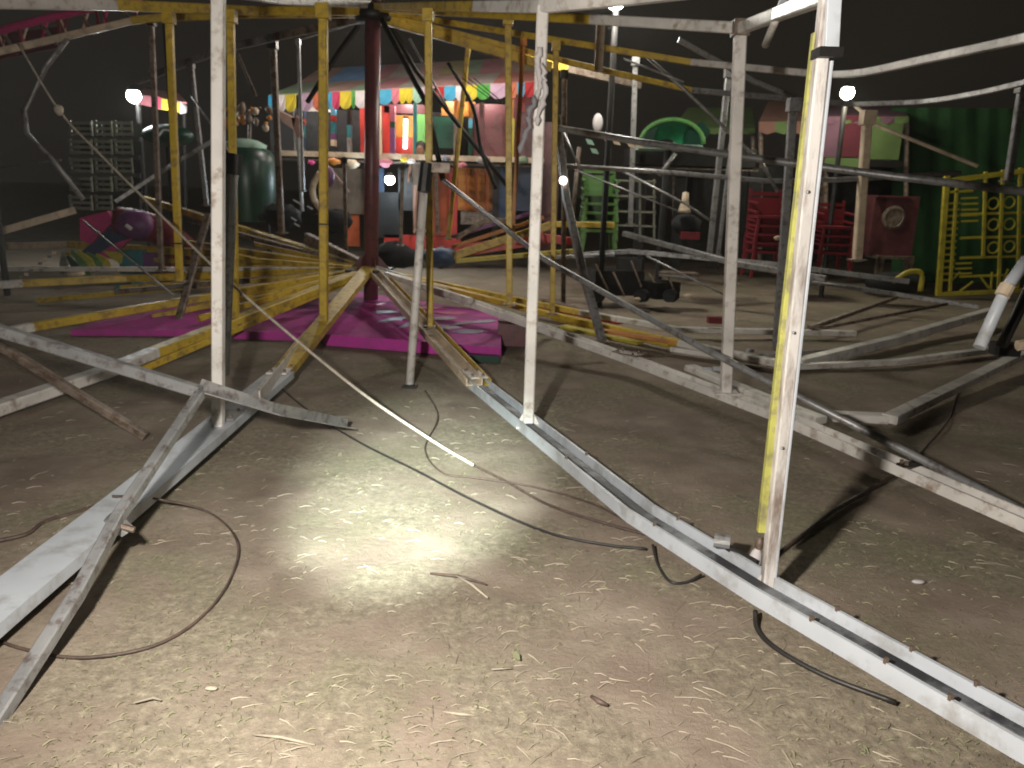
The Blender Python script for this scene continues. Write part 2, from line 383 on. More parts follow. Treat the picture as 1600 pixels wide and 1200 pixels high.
for x_, y_, Y_, mt_ in ((400,381,11.2,'yellow'),(390,470,8.2,'yellow'),(180,456,9.3,'rusty'),(392,440,9.2,'yellow'),(395,418,10.2,'yellow'),(60,470,9.4,'yellow'),(-60,420,10.4,'white'),(300,403,11.4,'yellow'),(250,372,12.2,'yellow'),(300,345,12.6,'rusty'),(310,498,7.7,'yellow'),(700,455,8.3,'yellow'),(735,470,7.7,'white')):
    fpart('floor_beam', MB().sweep([HB, P(x_, y_, Y_)], boxp(.06, .06), 0), [mt_])
def plate(par, q, w, d, ang, nb=4, mat='white2'):
    R = Matrix.Rotation(ang, 3, 'Z'); pl = MB().box(q, (w, d, .012), 0, R).build('joint_plate', mat, frame)
    for i_ in range(nb):
        o_ = R @ Vector(((i_ % 2-.5)*w*.65, (i_//2-.5)*d*.65, 0)); MB().sweep([q+o_+Vector((0,0,.004)), q+o_+Vector((0,0,.024))], rnd(.011, 6)).build('bolt', 'rusty', pl)
def ang_(a_, b_): return math.atan2(b_.y-a_.y, b_.x-a_.x)
plate(a1, flA[1]+Vector((0,0,.06)), .26, .15, ang_(flA[0], flA[1]))
plate(a1, flA[1].lerp(flA[2], .5)+Vector((0,0,.058)), .2, .16, ang_(flA[1], flA[2]), 4, 'steel')
plate(b2, flB2[0]+Vector((0,0,.085)), .28, .13, ang_(flB2[0], flB2[1]))
plate(c1_, flC[1]+Vector((0,0,.075)), .26, .12, ang_(flC[0], flC[1]), 4, 'rusty')
plate(c1_, hit(flC, 1420)+Vector((0,0,.07)), .05, .15, ang_(flC[2], flC[3]), 2, 'dark')
for xx in (900, 1040, 1285, 1400, 1500):
    q_ = hit(flB2, xx); d_ = (flB2[3]-flB2[2]).normalized(); n_ = Vector((-d_.y, d_.x, 0))
    for sg in (-1, 1): MB().sweep([q_+n_*.068*sg+Vector((0,0,.06)), q_+n_*.068*sg+Vector((0,0,.078))], rnd(.009, 6)).build('bolt', 'rusty', b2)
# chords of the floor ring on the right
fpart('floor_chord', MB().sweep([gp(1300, 650, .05), gp(1384, 654, .05)], boxp(.11, .06), 0), ['white'])
fpart('floor_chord', MB().sweep([gp(1390, 655, .06), gp(1600, 552, .14), gp(1700, 510, .2)], boxp(.11, .06), 0), ['white'])
fpart('floor_chord', MB().sweep([gp(1245, 569, .06), gp(1400, 531, .1), gp(1548, 487, .2)], boxp(.12, .09), 0), ['white'])
fpart('floor_chord', MB().sweep([gp(1050, 545, .05), gp(1240, 573, .05), gp(1400, 566, .05), gp(1600, 540, .08)], boxp(.09, .05), 0), ['white'])
fpart('floor_chord', MB().sweep([P(975, 365, 12), P(1150, 412, 10.5), P(1290, 436, 9.8)], boxp(.08, .08), 0), ['steel'])
fpart('floor_chord', MB().sweep([P(850, 402, 11.5), P(985, 393, 11.5), P(1200, 412, 11), P(1420, 440, 10.6)], boxp(.06, .07), 0), ['steel'])
fpart('floor_chord', MB().sweep([P(1250, 437, 11), P(1400, 460, 10.8), P(1530, 480, 10.2)], boxp(.08, .06), 0), ['steel'])
fpart('floor_chord', MB().sweep([P(1268, 512, 8.5), P(1400, 465, 10.6)], boxp(.05, .05), 0), ['rusty'])
fpart('floor_chord', MB().sweep([P(-60, 379, 11.6), P(118, 328, 12.4)], boxp(.07, .11), 0), ['cream'])

# posts
YB = gp(825, 662, .12).y; YC = gp(1133, 600, .12).y
outA = gp(341, 678, .08); YA = outA.y
def post(base, top, prof, mats, m=0, up=(0,-1,0), lab=None):
    o = fpart('post', MB().sweep([base, top], prof, m, up), mats, lab, base)
    return o
pA = post(outA, P(341, -45, YA), boxp(.062, .062), ['white'])
bolts(pA, [outA+Vector((.06,0,0)), outA+Vector((-.06,0,0))])
oB = hit(flB2, 825)+Vector((0,0,.02)); tB = P(848, 10, oB.y)
pB = post(oB, tB, boxp(.066, .06), ['white'])
MB().box(oB+Vector((0,0,.0)), (.15,.12,.012)).build('foot_plate', 'white2', pB)
oC = hit(flC, 1133)+Vector((0,0,.05)); tC = P(1157, 44, oC.y)
pC = post(oC, tC, boxp(.075, .07), ['white2'])
MB().box(oC, (.17,.14,.012)).build('foot_plate', 'white2', pC)
# the big near post: white angle, yellow-green strip, clamp and cap plate
oN = gp(1197, 925, .05); YN = oN.y
M['postwhite'] = pbr('streaked_white_paint', (.62,.59,.56), (.22,.17,.14), .45, 16, .5, 0, .3, (1,1,.22), .1)
pN = post(oN, P(1296, -40, YN), boxp(.042, .05), ['postwhite'], lab='big white post with streaked paint and a yellow-green strip down its side')
MB().sweep([P(1189, 830, YN+.03), P(1276, 52, YN+.03)], boxp(.028, .03), 0, (0,-1,0)).build('side_strip', 'strip', pN)
MB().sweep([P(1210, 900, YN-.012), P(1243, 600, YN-.012), P(1298, 96, YN-.012)], boxp(.010, .03, .002), 0, (0,-1,0)).build('flange', 'bluish', pN)
MB().sweep([P(1305, -40, YN-.035), P(1299, 74, YN-.035)], boxp(.045, .02), 0, (0,-1,0)).build('cap_plate', 'bluish', pN)
MB().box(P(1292, 84, YN-.02), (.075,.08,.03)).build('clamp', 'dark', pN)
MB().box(oN+Vector((0,0,-.0)), (.14,.13,.012)).build('foot_plate', 'white2', pN)
bolts(pN, [oN+Vector((.055,.03,0)), oN+Vector((-.055,-.03,0))], .009)
for q in ((1262,300),(1240,520),(1222,700)): MB().ball(P(q[0], q[1], YN-.035), .006, 0, 6, 4).build('rivet', 'steel', pN)

q = post(P(350, 585, 4.9), P(364, 262, 4.9), rnd(.034, 12), ['steel']); MB().sweep([P(363,272,4.9), P(366,240,4.9)], rnd(.05,10)).build('cap', 'dark', q)
for sg in (-1, 1):
    MB().slab([oN+Vector((sg*.024,0,.006)), oN+Vector((sg*.065,0,.006)), oN+Vector((sg*.024,0,.07))], (0,.008,0)).build('gusset', 'white2', pN)
    MB().slab([oB+Vector((sg*.034,0,.008)), oB+Vector((sg*.072,0,.008)), oB+Vector((sg*.034,0,.08))], (0,.008,0)).build('gusset', 'white2', pB)
# roof beams
HT = hubT
rfB = [HT, P(668, 17, HUBY+(tB.y-HUBY)*.45), P(750, 17, HUBY+(tB.y-HUBY)*.72), tB, P(960, -2, 4.0), P(1310, -48, YN)]
rfB = [HT, HT.lerp(tB, .76), tB, P(1000, -6, 4.0), P(1310, -48, YN)]
fpart('roof_beam', MB().sweep(rfB, boxp(.06, .07), [0,1,1,1]), ['yellow', 'white'])
rfC = [HT+Vector((0,0,-.02)), HT.lerp(tC, .72), tC]
fpart('roof_beam', MB().sweep(rfC, boxp(.06, .07), [0,1]), ['yellow', 'white'])
fpart('roof_chord', MB().sweep([tC, P(1215, 22, 4.6), P(1300, -12, 3.2)], boxp(.06, .07), 0), ['white'])
MB().box(tC, (.1,.1,.1)).build('joint_plate', 'rusty', pC)
tD = P(1290, 117, 7.6); tE = P(1332, 163, 9.8)
rfD = [HT+Vector((0,0,-.04)), P(1080, 97, 8.2), tD]
fpart('roof_beam', MB().sweep(rfD, boxp(.045, .06), [0,1]), ['yellow', 'white2'])
rfE = [HT+Vector((0,0,-.06)), P(880, 95, 9.5), P(1080, 141, 9.7), tE]
fpart('roof_beam', MB().sweep(rfE, boxp(.045, .06), [0,0,1]), ['yellow', 'steel'])
fpart('roof_chord', MB().sweep(curve([tD, P(1350, 113, 7.0), P(1450, 92, 6.2), P(1600, 60, 5.2), P(1720, 30, 4.5)], 4), boxp(.05, .06), 0), ['white2'])
fpart('roof_chord', MB().sweep(curve([tE, P(1440, 159, 9.2), P(1520, 147, 8.5), P(1600, 129, 7.8), P(1700, 100, 7)], 4), boxp(.05, .055), 0), ['steel'])
rfL1 = [HT+Vector((0,0,.02)), P(440, 0, 7.5), P(300, -22, 6.2)]
fpart('roof_beam', MB().sweep(rfL1, boxp(.06, .08), [1,1]), ['yellow', 'white2'])
rfL2 = [HT+Vector((0,0,-.05)), P(400, 17, 8.4), P(180, 8, 6.9), P(-60, 3, 5.9)]
fpart('roof_beam', MB().sweep(rfL2, boxp(.07, .085), [0,0,1]), ['yellow', 'white2'])
rfL3 = [HT+Vector((0,0,-.08)), P(400, 22, 9.3), P(262, 27, 9.2), P(205, 32, 9.1)]
fpart('roof_beam', MB().sweep(rfL3, boxp(.06, .08), [0,0,0]), ['yellow'])
fpart('roof_chord', MB().sweep([P(204, 33, 9.05), P(37, 72, 8.4), P(-80, 98, 8)], boxp(.06, .07), 0), ['cream'])
rfL4 = [HT+Vector((0,0,-.1)), P(430, 58, 10.5), P(345, 78, 11.2), P(215, 127, 12)]
fpart('roof_beam', MB().sweep(rfL4, boxp(.06, .09), [0,1,1]), ['rusty', 'steel'])
rfR5 = [HT+Vector((0,0,-.1)), P(862, 105, 9.4)]
fpart('roof_beam', MB().sweep(rfR5, boxp(.06, .1), [0]), ['yellow'])
rfR6 = [HT+Vector((0,0,-.12)), P(885, 108, 11), P(1000, 134, 11.8)]
fpart('roof_beam', MB().sweep(rfR6, boxp(.06, .09), [0,1]), ['yellow', 'rusty'])
# inner ring posts
def ipost(xt, yt, xb, yb, Y, mat, w=.07, dY=0):
    o = post(P(xb, yb, Y+dY), P(xt, yt, Y), boxp(w, w), [mat])
    MB().box(P(xt, yt+6, Y-.02), (w*1.5, w*1.5, w*1.6)).build('joint_plate', 'dark' if mat == 'rusty' else mat, o)
    MB().box(P(xb, yb-2, Y), (w*1.9, w*1.7, .014)).build('foot_plate', 'rusty', o)
    return o
def mark(po, x, y, Y): MB().box(P(x, y, Y), (.08,.08,.014)).build('joint_collar', 'dark', po)
yA = hit(flA, 505).y; yB = hit(flB, 668).y; yC = hit(flC, 795).y; yL = hit(flL1, 367).y
q = ipost(505, 12, 506, 513, yA, 'yellow', .072); mark(q, 505, 350, yA)
ipost(669, 18, 672, 512, yB, 'yellow', .058)
ipost(794, 24, 796, 478, yC, 'yellow', .062); ipost(818, 60, 800, 380, yC+1.4, 'orange', .05)
q = ipost(264, 22, 281, 442, 7.4, 'yellow', .06); mark(q, 278, 380, 7.4)
ipost(236, 28, 252, 425, 9.2, 'rusty', .055)
ipost(360, 20, 368, 508, yL, 'yellow', .062)
q = ipost(426, 62, 440, 366, 11.5, 'rusty', .085); mark(q, 437, 320, 11.5)
ipost(298, 95, 323, 322, 11.5, 'steel', .06)
ipost(869, 66, 863, 492, 8.2, 'yellow', .055); ipost(882, 110, 880, 490, 10, 'rusty', .06)
ipost(733, 62, 700, 375, 10.4, 'yellow', .06)
ipost(993, 90, 985, 352, 11, 'steel', .065)
ipost(1139, 108, 1108, 402, 11, 'steel', .075); ipost(1143, 225, 1122, 400, 11.2, 'steel', .05)
ipost(1240, 158, 1212, 560, 7.9, 'steel', .075)
q = ipost(1356, 178, 1339, 408, 9.6, 'cream', .10); mark(q, 1339, 412, 9.6)
ipost(1598, 130, 1575, 285, 8.5, 'steel', .07)
ipost(466, 60, 474, 300, 12.5, 'steel', .045); ipost(538, 245, 541, 400, 11.5, 'rusty', .05)
ipost(629, 255, 626, 385, 11.5, 'rusty', .05); ipost(680, 255, 684, 365, 11.5, 'rusty', .05)

# braces and wire stays of the frame
def brace(pts, prof, mat, sm=False): return fpart('brace', MB().sweep(pts, prof, 0, None, sm), mat)
brace([gp(1640, 820, .06), P(1100, 545, 5.2), P(850, 405, 6.6), P(692, 281, 8.1)], rnd(.023), 'steel', True)
brace([P(692, 281, 8.1), P(668, 165, 8.6), P(596, 30, 9.2)], rnd(.03), 'dark', True)
brace([P(872, 200, 8.4), P(1000, 222, 8), P(1200, 250, 7.4), P(1400, 276, 6.9), P(1640, 304, 6.4)], rnd(.035), 'steel', True)
brace([P(862, 258, 10), P(1050, 270, 9.8), P(1200, 283, 9.6), P(1310, 281, 9.6), P(1500, 270, 9.8)], rnd(.03), 'steel', True)
brace([P(1060, 62, 9), P(1180, 128, 9), P(1260, 160, 9)], boxp(.06,.05), 'steel')
brace([P(1010, 88, 9.5), P(1075, 145, 9.5), P(1190, 255, 9.5), P(1215, 300, 9.5)], rnd(.02), 'steel', True)
brace([P(1215, 24, 4.6), P(1196, 70, 4.9)], rnd(.022), 'white', True); brace([P(1215, 24, 4.6), P(1232, -20, 4.4)], rnd(.022), 'bluish', True)
brace([P(1245, -20, 4.4), P(1228, 22, 4.5)], rnd(.018), 'rusty', True)
brace([P(1330, 160, 10), P(1372, 197, 9.8), P(1528, 260, 9.2)], rnd(.022), 'cream', True)
brace([P(325, 335, 9), P(262, 560, 7.6)], boxp(.07,.05), 'rusty')
brace([P(340, 216, 11.5), P(272, 255, 11.4), P(180, 315, 11)], boxp(.08,.06), 'steel')
brace([P(870, 182, 8.8), P(885, 310, 8.2), P(912, 430, 7.6), P(941, 532, 7.2)], boxp(.07,.07), 'steel')
brace([P(962, 262, 10.5), P(1070, 318, 10), P(1110, 345, 10)], rnd(.016), 'steel', True)
brace([P(1055, 240, 12), P(1030, 275, 12)], rnd(.03), 'steel', True)
brace([P(372, 85, 11), P(400, 150, 11)], rnd(.02), 'rusty', True)
brace([P(560, 40, 10.2), P(530, 80, 10.4), P(480, 160, 10.6)], boxp(.05,.05), 'dark')
brace([P(605, 30, 9.6), P(650, 110, 10), P(720, 200, 10.4), P(800, 300, 10.8)], rnd(.03), 'dark', True)
brace([P(905, 230, 12), P(893, 360, 12)], rnd(.03), 'rusty', True)
brace([P(1480, 475, 8.8), P(1290, 512, 8), P(1262, 510, 8)], rnd(.018), 'rusty', True)
brace([P(105, 62, 8), P(72, 105, 8), P(38, 172, 8), P(42, 208, 8), P(80, 248, 8), P(130, 312, 8)], rnd(.025), 'steel', True)

for a_, b_, Y_ in [((130,345),(272,462),9.5),((0,262),(95,250),12),((560,35),(470,62),10.4),((975,92),(1068,128),9),((1010,400),(1150,470),9.2),((905,268),(1060,330),10.5),((1270,440),(1330,448),9.5),((640,60),(700,170),9.7),((1330,545),(1180,555),7.5),((880,205),(905,260),9),((300,150),(360,240),11)]:
    brace([P(*a_, Y_), P(*b_, Y_-.4)], rnd(.012, 6), 'steel', True)
# ------------------------------------------------------------------ loose foreground pieces
o = MB().sweep([P(1605, 405, 3.9), P(1572, 452, 3.85), P(1530, 543, 3.75)], rnd(.03, 12), 0, None, True)
t = thing('leaning_pipe', P(1530, 543, 3.75), 'short shiny grey pipe slanting in from the right edge beside the yellow gate', 'pipe')
o.build('tube', 'bluish', t); MB().sweep([P(1575, 446, 3.83), P(1566, 462, 3.82)], rnd(.036, 12)).build('collar', 'cream', t)
MB().sweep([P(1610, 445, 4.2), P(1585, 500, 4.1), P(1565, 540, 4.05)], rnd(.028, 12), 0, None, True).build('pipe_shadow', 'dark', t)  # dark tube stands in for the shadow beside the pipe
t2 = thing('clamp_block', G(1570, 560, .3), 'dark steel clamp with a cream bolt lying under the slanting pipe at the right edge', 'clamp')
MB().box(P(1570, 545, 4.2), (.12,.1,.07)).build('body', 'dark', t2); MB().sweep([P(1590, 540, 4.1), P(1620, 536, 4.1)], rnd(.03, 8)).build('bolt', 'cream', t2)

# bars at the lower left
bA = [P(-60, 495, 3.6), P(0, 517, 3.6), P(305, 612, 3.6)]
bB = [P(312, 612, 3.55), P(430, 648, 3.8), G(548, 670, .045)]
bA[2] = P(312, 612, 3.55)
tag(MB().sweep(bA, boxp(.055, .055)).build('grey_bar', 'steel'), 'thick grey square bar coming in from the left edge over the white beam', 'bar', 'loose bars at the lower left')
tag(MB().sweep(bB, angl(.07, .06, .007)).build('angle_iron', 'steel'), 'grey angle iron sloping to the ground right of the left white post', 'bar', 'loose bars at the lower left')
tag(MB().sweep([P(312, 616, 3.52), P(183, 810, 2.72), P(120, 930, 2.3), P(20, 1085, 1.95), P(-40, 1180, 1.8)], boxp(.045, .045)).build('grey_bar', 'steel'), 'worn grey bar leaning down across the white floor beam to the bottom left corner', 'bar', 'loose bars at the lower left')
tag(MB().sweep([P(-40, 515, 4.4), G(228, 682, .03)], boxp(.05, .05)).build('grey_bar', 'rusty'), 'dark thin bar lying from the left edge down to the dirt behind the leaning bar', 'bar', 'loose bars at the lower left')
sc = thing('clamp_joint', P(180, 812, 2.7), 'rusty clamp where the leaning bar crosses the white floor beam', 'clamp')
MB().sweep([P(172, 806, 2.72), P(198, 830, 2.74)], rnd(.03, 8)).build('collar', 'steel', sc); MB().sweep([P(190, 822, 2.7), P(210, 828, 2.7)], rnd(.012, 6)).build('bolt', 'rusty', sc)
# free standing prop post
pp = thing('prop_post', G(640, 602, 0), 'scuffed white post leaning free in front of the mast, its foot on the dirt', 'post')
MB().sweep([G(640, 602, 0), P(664, 272, G(640, 602).y+.25)], rnd(.033, 12), 0, None, True).build('tube', 'white2', pp)
MB().sweep([P(662, 300, 5.78), P(667, 255, 5.8)], rnd(.05, 10), 0).build('top_collar', 'dark', pp)
MB().box(P(685, 262, 5.8), (.17,.06,.07)).build('lug', 'rusty', pp)
MB().box(G(640, 604, .006), (.12,.1,.012)).build('foot_plate', 'dark', pp)

# rope and cables
def line(name, pts, r, mat, label, cat='cable', n=5):
    b = MB().sweep(curve(pts, 7), rnd(r, n+1), 0, None, True); return tag(b.build(name, mat), label, cat)
line('rope', [P(28, 68, 7.6), P(92, 172, 7.2), P(150, 235, 6.9), P(245, 330, 6.3), P(345, 428, 5.7), P(440, 512, 5.1), P(560, 610, 4.5), P(670, 685, 4.15), G(740, 727, .02)], .0095, 'rope', 'pale taut rope running down from the upper left to the dirt at centre', 'rope')
MB_k = MB().ball(P(92, 172, 7.15), .042, 0, 9, 6, (1,.8,1.1), .15)
tag(MB_k.build('rope_knot', 'rope', None), 'pale knot tied in the rope at the upper left', 'knot')
line('rope', [G(738, 726, .015), G(790, 752, .012), G(860, 790, .012), G(960, 822, .012), G(1040, 842, .012)], .007, 'rubber', 'thin brown rope end lying on the dirt past the taut rope', 'rope')
line('black_cable', [P(432, 600, 5.5), G(480, 640, .02), G(560, 690, .015), G(650, 735, .015), G(740, 782, .015), G(850, 830, .015), G(940, 850, .015), G(1010, 858, .015)], .0065, 'cable', 'long black cable on the dirt below the taut rope, between two beams')
line('thin_wire', [G(664, 610, .01), G(684, 650, .01), G(664, 700, .01), G(690, 738, .01), G(740, 746, .01), G(830, 760, .01), G(920, 785, .01), G(975, 812, .01)], .005, 'rubber', 'thin wavy wire on the dirt by the foot of the leaning post')
line('cable', [G(175, 775, .14), G(235, 778, .1), G(325, 800, .015), G(372, 850, .012), G(345, 930, .012), G(262, 1000, .012), G(140, 1027, .012), G(40, 1015, .012), G(-40, 985, .012)], .0055, 'rubber', 'brown cable making a wide loop on the dirt at the lower left')
line('cable', [G(1020, 852, .03), G(1028, 882, .012), G(1046, 908, .012), G(1072, 910, .012), G(1096, 898, .03)], .006, 'cable', 'small black cable loop sagging from the near white beam')
line('thick_cable', [G(1180, 955, .04), G(1184, 985, .015), G(1215, 1015, .015), G(1290, 1056, .015), G(1400, 1098, .015)], .0085, 'cable', 'thick black cable curling on the dirt under the near white beam')
line('post_shadow', [P(1180, 965, YN), G(1210, 870, .01), G(1300, 800, .012), G(1360, 765, .012), G(1415, 730, .06)][1:], .012, 'rubber', 'dark brown strip imitating the big post shadow between the two right-hand beams')  # brown tube laid along the ground as the big post's cast shadow
line('cable', [G(-30, 850, .012), G(40, 835, .012), G(70, 815, .012), G(120, 800, .012), G(165, 785, .012)], .009, 'rubber', 'brown cable on the dirt at the left edge behind the white beam')
line('cable', [G(1420, 725, .02), G(1445, 700, .012), G(1485, 650, .012), G(1500, 600, .012)], .006, 'rubber', 'faint brown cable on the dirt at the far right beyond the long white beam')
line('hanging_cable', [P(700, 98, 8.6), P(738, 165, 8.6), P(752, 235, 8.5), P(775, 295, 8.6)], .02, 'dark', 'dark cable hanging in a curve right of the mast before the striped canopy')
for k in range(3):
    line('stay_wire', [P(722+9*k, 122, 9), P(770+9*k, 158+2*k, 9)], .006, 'cable', ['lowest','middle','uppermost'][k]+' of three thin black wires crossing the canopy fringe right of centre')['group'] = 'thin wires across the fringe'

# clamp, hinge and bottle near the big post
ck = thing('hinge_clamp', G(1108, 866, .1), 'dark round clamp bolted on the near white beam left of the big post', 'clamp')
cp = hit(flB2, 1108)+Vector((.05,.03,.09))
MB().sweep([cp+Vector((-.03,.0,0)), cp+Vector((.03,-.02,0))], rnd(.03, 12), 0).build('ring', 'steel', ck); MB().sweep([cp+Vector((.02,-.02,-.02)), cp+Vector((.12,-.1,-.05))], boxp(.03,.02)).build('arm', 'dark', ck)
bt = G(1170, 908, .0)
bo = thing('bottle', (bt.x, bt.y, 0), 'small white bottle with a reddish neck left of the foot of the big post', 'bottle')
rt = Matrix.Rotation(math.radians(9), 3, 'Y')
def tilt(mb): mb.v = [bt + rt @ (v-bt) for v in mb.v]; return mb
tilt(MB().lathe(bt, [(0,0),(.024,0),(.027,.015),(.027,.10),(.02,.13),(.011,.145)], 0, 14)).build('body', 'f_white', bo)
tilt(MB().lathe(bt, [(.011,.145),(.016,.15),(.016,.18),(.01,.195),(.0,.198)], 0, 12)).build('neck', 'rusty', bo)
# cloth tied to the tall right post
cw = thing('cloth_wrap', P(835, 130, tB.y-.05), 'crumpled pale cloth strip tied round the upper part of the middle white post', 'cloth')
for k, pl in enumerate([[(842,72),(838,100),(842,130),(838,158)], [(847,100),(852,130),(846,165),(836,195)], [(836,150),(829,180),(824,205),(812,240)]]):
    MB().sweep([v_+Vector((random.uniform(-.012,.012), 0, random.uniform(-.01,.01))) for v_ in curve([P(x, y, tB.y-.05-.02*k) for x, y in pl], 5)], rnd(.016, 7), 0, (0,-1,0), True, [.4]+[random.uniform(.5,1.3) for _ in range(5*(len(pl)-1)-1)]+[.4]).build('strand', 'greycloth' if k == 2 else 'f_white', cw)
tag(MB().sweep([P(939, 34, 8.2), P(935, 112, 8.2)], boxp(.085, .04), 0, (0,-1,0)).build('hanging_batten', 'cream'), 'short cream batten hanging from the roof beam below the bright lamp', 'batten')

# twigs and scraps on the dirt
def scrap(name, pts, r, mat, label, cat):
    tag(MB().sweep([G(*q) for q in pts], rnd(r, 6), 0, None, True, [.6]+[1]*(len(pts)-2)+[.5]).build(name, mat), label, cat)
scrap('twig', [(672,896,.012),(715,900,.012),(760,913,.014)], .007, 'rubber', 'thin dark twig at the lower edge of the bright torch pool', 'twig')
scrap('stalk', [(714,900,.02),(738,914,.02),(762,934,.014)], .006, 'straw', 'pale split stalk lying across the dark twig', 'stalk')
scrap('twig', [(924,1088,.012),(936,1096,.016),(950,1102,.012)], .009, 'rubber', 'short thick brown stick on the dirt at lower centre', 'twig')
scrap('stalk', [(768,1046,.01),(800,1044,.012)], .005, 'straw', 'short pale stalk lying left of the dark green leaf', 'stalk')
scrap('stalk', [(692,1112,.01),(720,1116,.013),(748,1118,.01)], .005, 'straw', 'long pale stalk on bare dirt near the bottom centre', 'stalk')
scrap('stalk', [(210,1098,.01),(240,1090,.012),(252,1094,.01)], .005, 'straw', 'pale bent stalk on the dirt at the lower left', 'stalk')
scrap('stalk', [(398,1148,.01),(440,1152,.012),(492,1164,.01)], .005, 'straw', 'long pale stalk at the bottom edge left of centre', 'stalk')
lf = G(806, 1026, .01)
tag(MB().slab([lf+Vector((-.012,.02,0)), lf+Vector((.004,-.02,.003)), lf+Vector((.014,-.028,.006)), lf+Vector((.012,.0,.008)), lf+Vector((.0,.026,.004))], (0,0,.002)).build('leaf', 'grass'), 'dark green folded leaf on the dirt below the twig', 'leaf')
pb = G(1435, 909, .012)
tag(MB().ball(pb, .03, 0, 8, 5, (1,.45,.25), .12).build('paper_scrap', 'f_white'), 'small white scrap lying between the two right-hand beams', 'litter')
pb = G(330, 1075, .012)
tag(MB().ball(pb, .022, 0, 8, 5, (1,.5,.25), .12).build('paper_scrap', 'straw'), 'small cream scrap on the dirt near the bottom left', 'litter')

# magenta deck panels on the ground round the hub
def deck(corners, z, th, label, mats=('magenta',), marks=False):
    c = [G(x, y, z_) for x, y, z_ in corners]
    t = thing('deck_panel', (c[0].x, c[0].y, 0), label, 'deck panel', 'magenta deck panels around the hub')
    MB().slab(c, (0,0,-th)).build('board', mats[0], t)
    return t, c
d1, cc = deck([(505,522,.13),(783,543,.13),(783,489,.2),(560,456,.2)], .1, .11, 'magenta panel painted with grey feather shapes, lying just right of the hub')
def on(c, u, v): return (c[0].lerp(c[1], u)).lerp(c[3].lerp(c[2], u), v)
for u, v, L, an, mt in [(.28,.55,.16,.2,'feather'),(.36,.4,.2,.5,'greycloth'),(.50,.6,.22,.2,'purple'),(.48,.35,.2,.8,'greycloth'),(.64,.55,.2,.3,'blue'),(.66,.34,.22,.1,'greycloth'),(.78,.5,.18,.5,'purple'),(.82,.3,.2,.2,'blue'),(.9,.62,.16,.3,'greycloth'),(.2,.7,.14,.6,'magpink'),(.55,.8,.2,.1,'magpink'),(.7,.75,.2,.1,'magpink')]:
    a = on(cc, u, v)+Vector((0,0,.004)); nrm = (cc[1]-cc[0]).cross(cc[3]-cc[0]).normalized()
    e1 = (cc[1]-cc[0]).normalized(); e2 = (cc[3]-cc[0]).normalized(); d_ = e1*math.cos(an)+e2*math.sin(an)*2; s_ = e2*math.cos(an)-e1*math.sin(an)*.4
    MB().slab([a-d_*L, a-d_*L*.3+s_*L*.5, a+d_*L*.6+s_*L*.45, a+d_*L, a+d_*L*.3-s_*L*.4, a-d_*L*.5-s_*L*.35], nrm*.006).build('painted_feather', 'feather' if mt in ('greycloth','blue') else mt, d1)
deck([(365,517,.09),(640,526,.09),(600,480,.15),(470,462,.17)], .1, .08, 'plain magenta panel lying under the floor beams left of the hub')
deck([(110,515,.08),(362,517,.08),(355,478,.2),(240,472,.2)], .1, .06, 'darker magenta panel lying at far left under the yellow beams')
tag(MB().box(G(752, 556, .03), (.35,.3,.06)).build('green_mat', 'green'), 'small dark green mat on the dirt before the feathered magenta panel', 'mat')
tag(MB().box(P(800, 520, 7.6), (.28,.3,.22)).build('maroon_box', 'maroon'), 'dark maroon box at the right end of the feathered magenta panel', 'box')

# planks right of the middle post
pk = [([(870,498),(1050,540)], 'yellow'), ([(880,510),(1000,536)], 'gate'), ([(840,478),(970,505)], 'red'), ([(930,515),(1060,535)], 'orange'), ([(850,470),(960,495)], 'rusty')]
for i, (q, mt) in enumerate(pk):
    tag(MB().sweep([G(*q[0], .1+.03*i), G(*q[1], .06+.02*i)], boxp(.13, .03)).build('plank', mt), ['yellow plank in the heap right of the middle white post, longest of all', 'pale yellow short plank lowest in the heap right of the middle white post', 'red plank at the far side of the heap right of the middle white post', 'orange plank at the right end of the heap beyond the middle white post', 'brown plank at the back of the heap beyond the middle white post'][i], 'plank', 'heap of painted planks')
# bundle of painted boards standing on trestles behind the leaning post
for i, (q, mt, w) in enumerate([([(708,400),(860,352)], 'yellow', .1), ([(712,408),(900,392)], 'gate', .06), ([(706,386),(850,340)], 'orange', .05), ([(720,392),(850,372)], 'red', .16), ([(712,372),(760,345),(800,345)], 'rusty', .07), ([(700,372),(840,330)], 'purple', .05), ([(870,402),(960,398)], 'steel', .05), ([(860,350),(960,352)], 'yellow', .08), ([(850,372),(900,378)], 'red', .12)]):
    lab = ['thick yellow board in the bundle behind the leaning white post', 'pale yellow edge board, lowest of the bundle behind the leaning post', 'orange rail along the top of the board bundle', 'broad red board in the bundle behind the leaning white post', 'bent brown board at the left end of the bundle', 'thin purple board above the red board of the bundle', 'short grey bar right of the board bundle', 'yellow board past the middle white post', 'short red board right of the middle white post'][i]
    tag(MB().sweep([P(x, y, 10.2+.12*i) for x, y in q], boxp(.05, w)).build('board', mt), lab, 'board', 'bundle of painted boards')

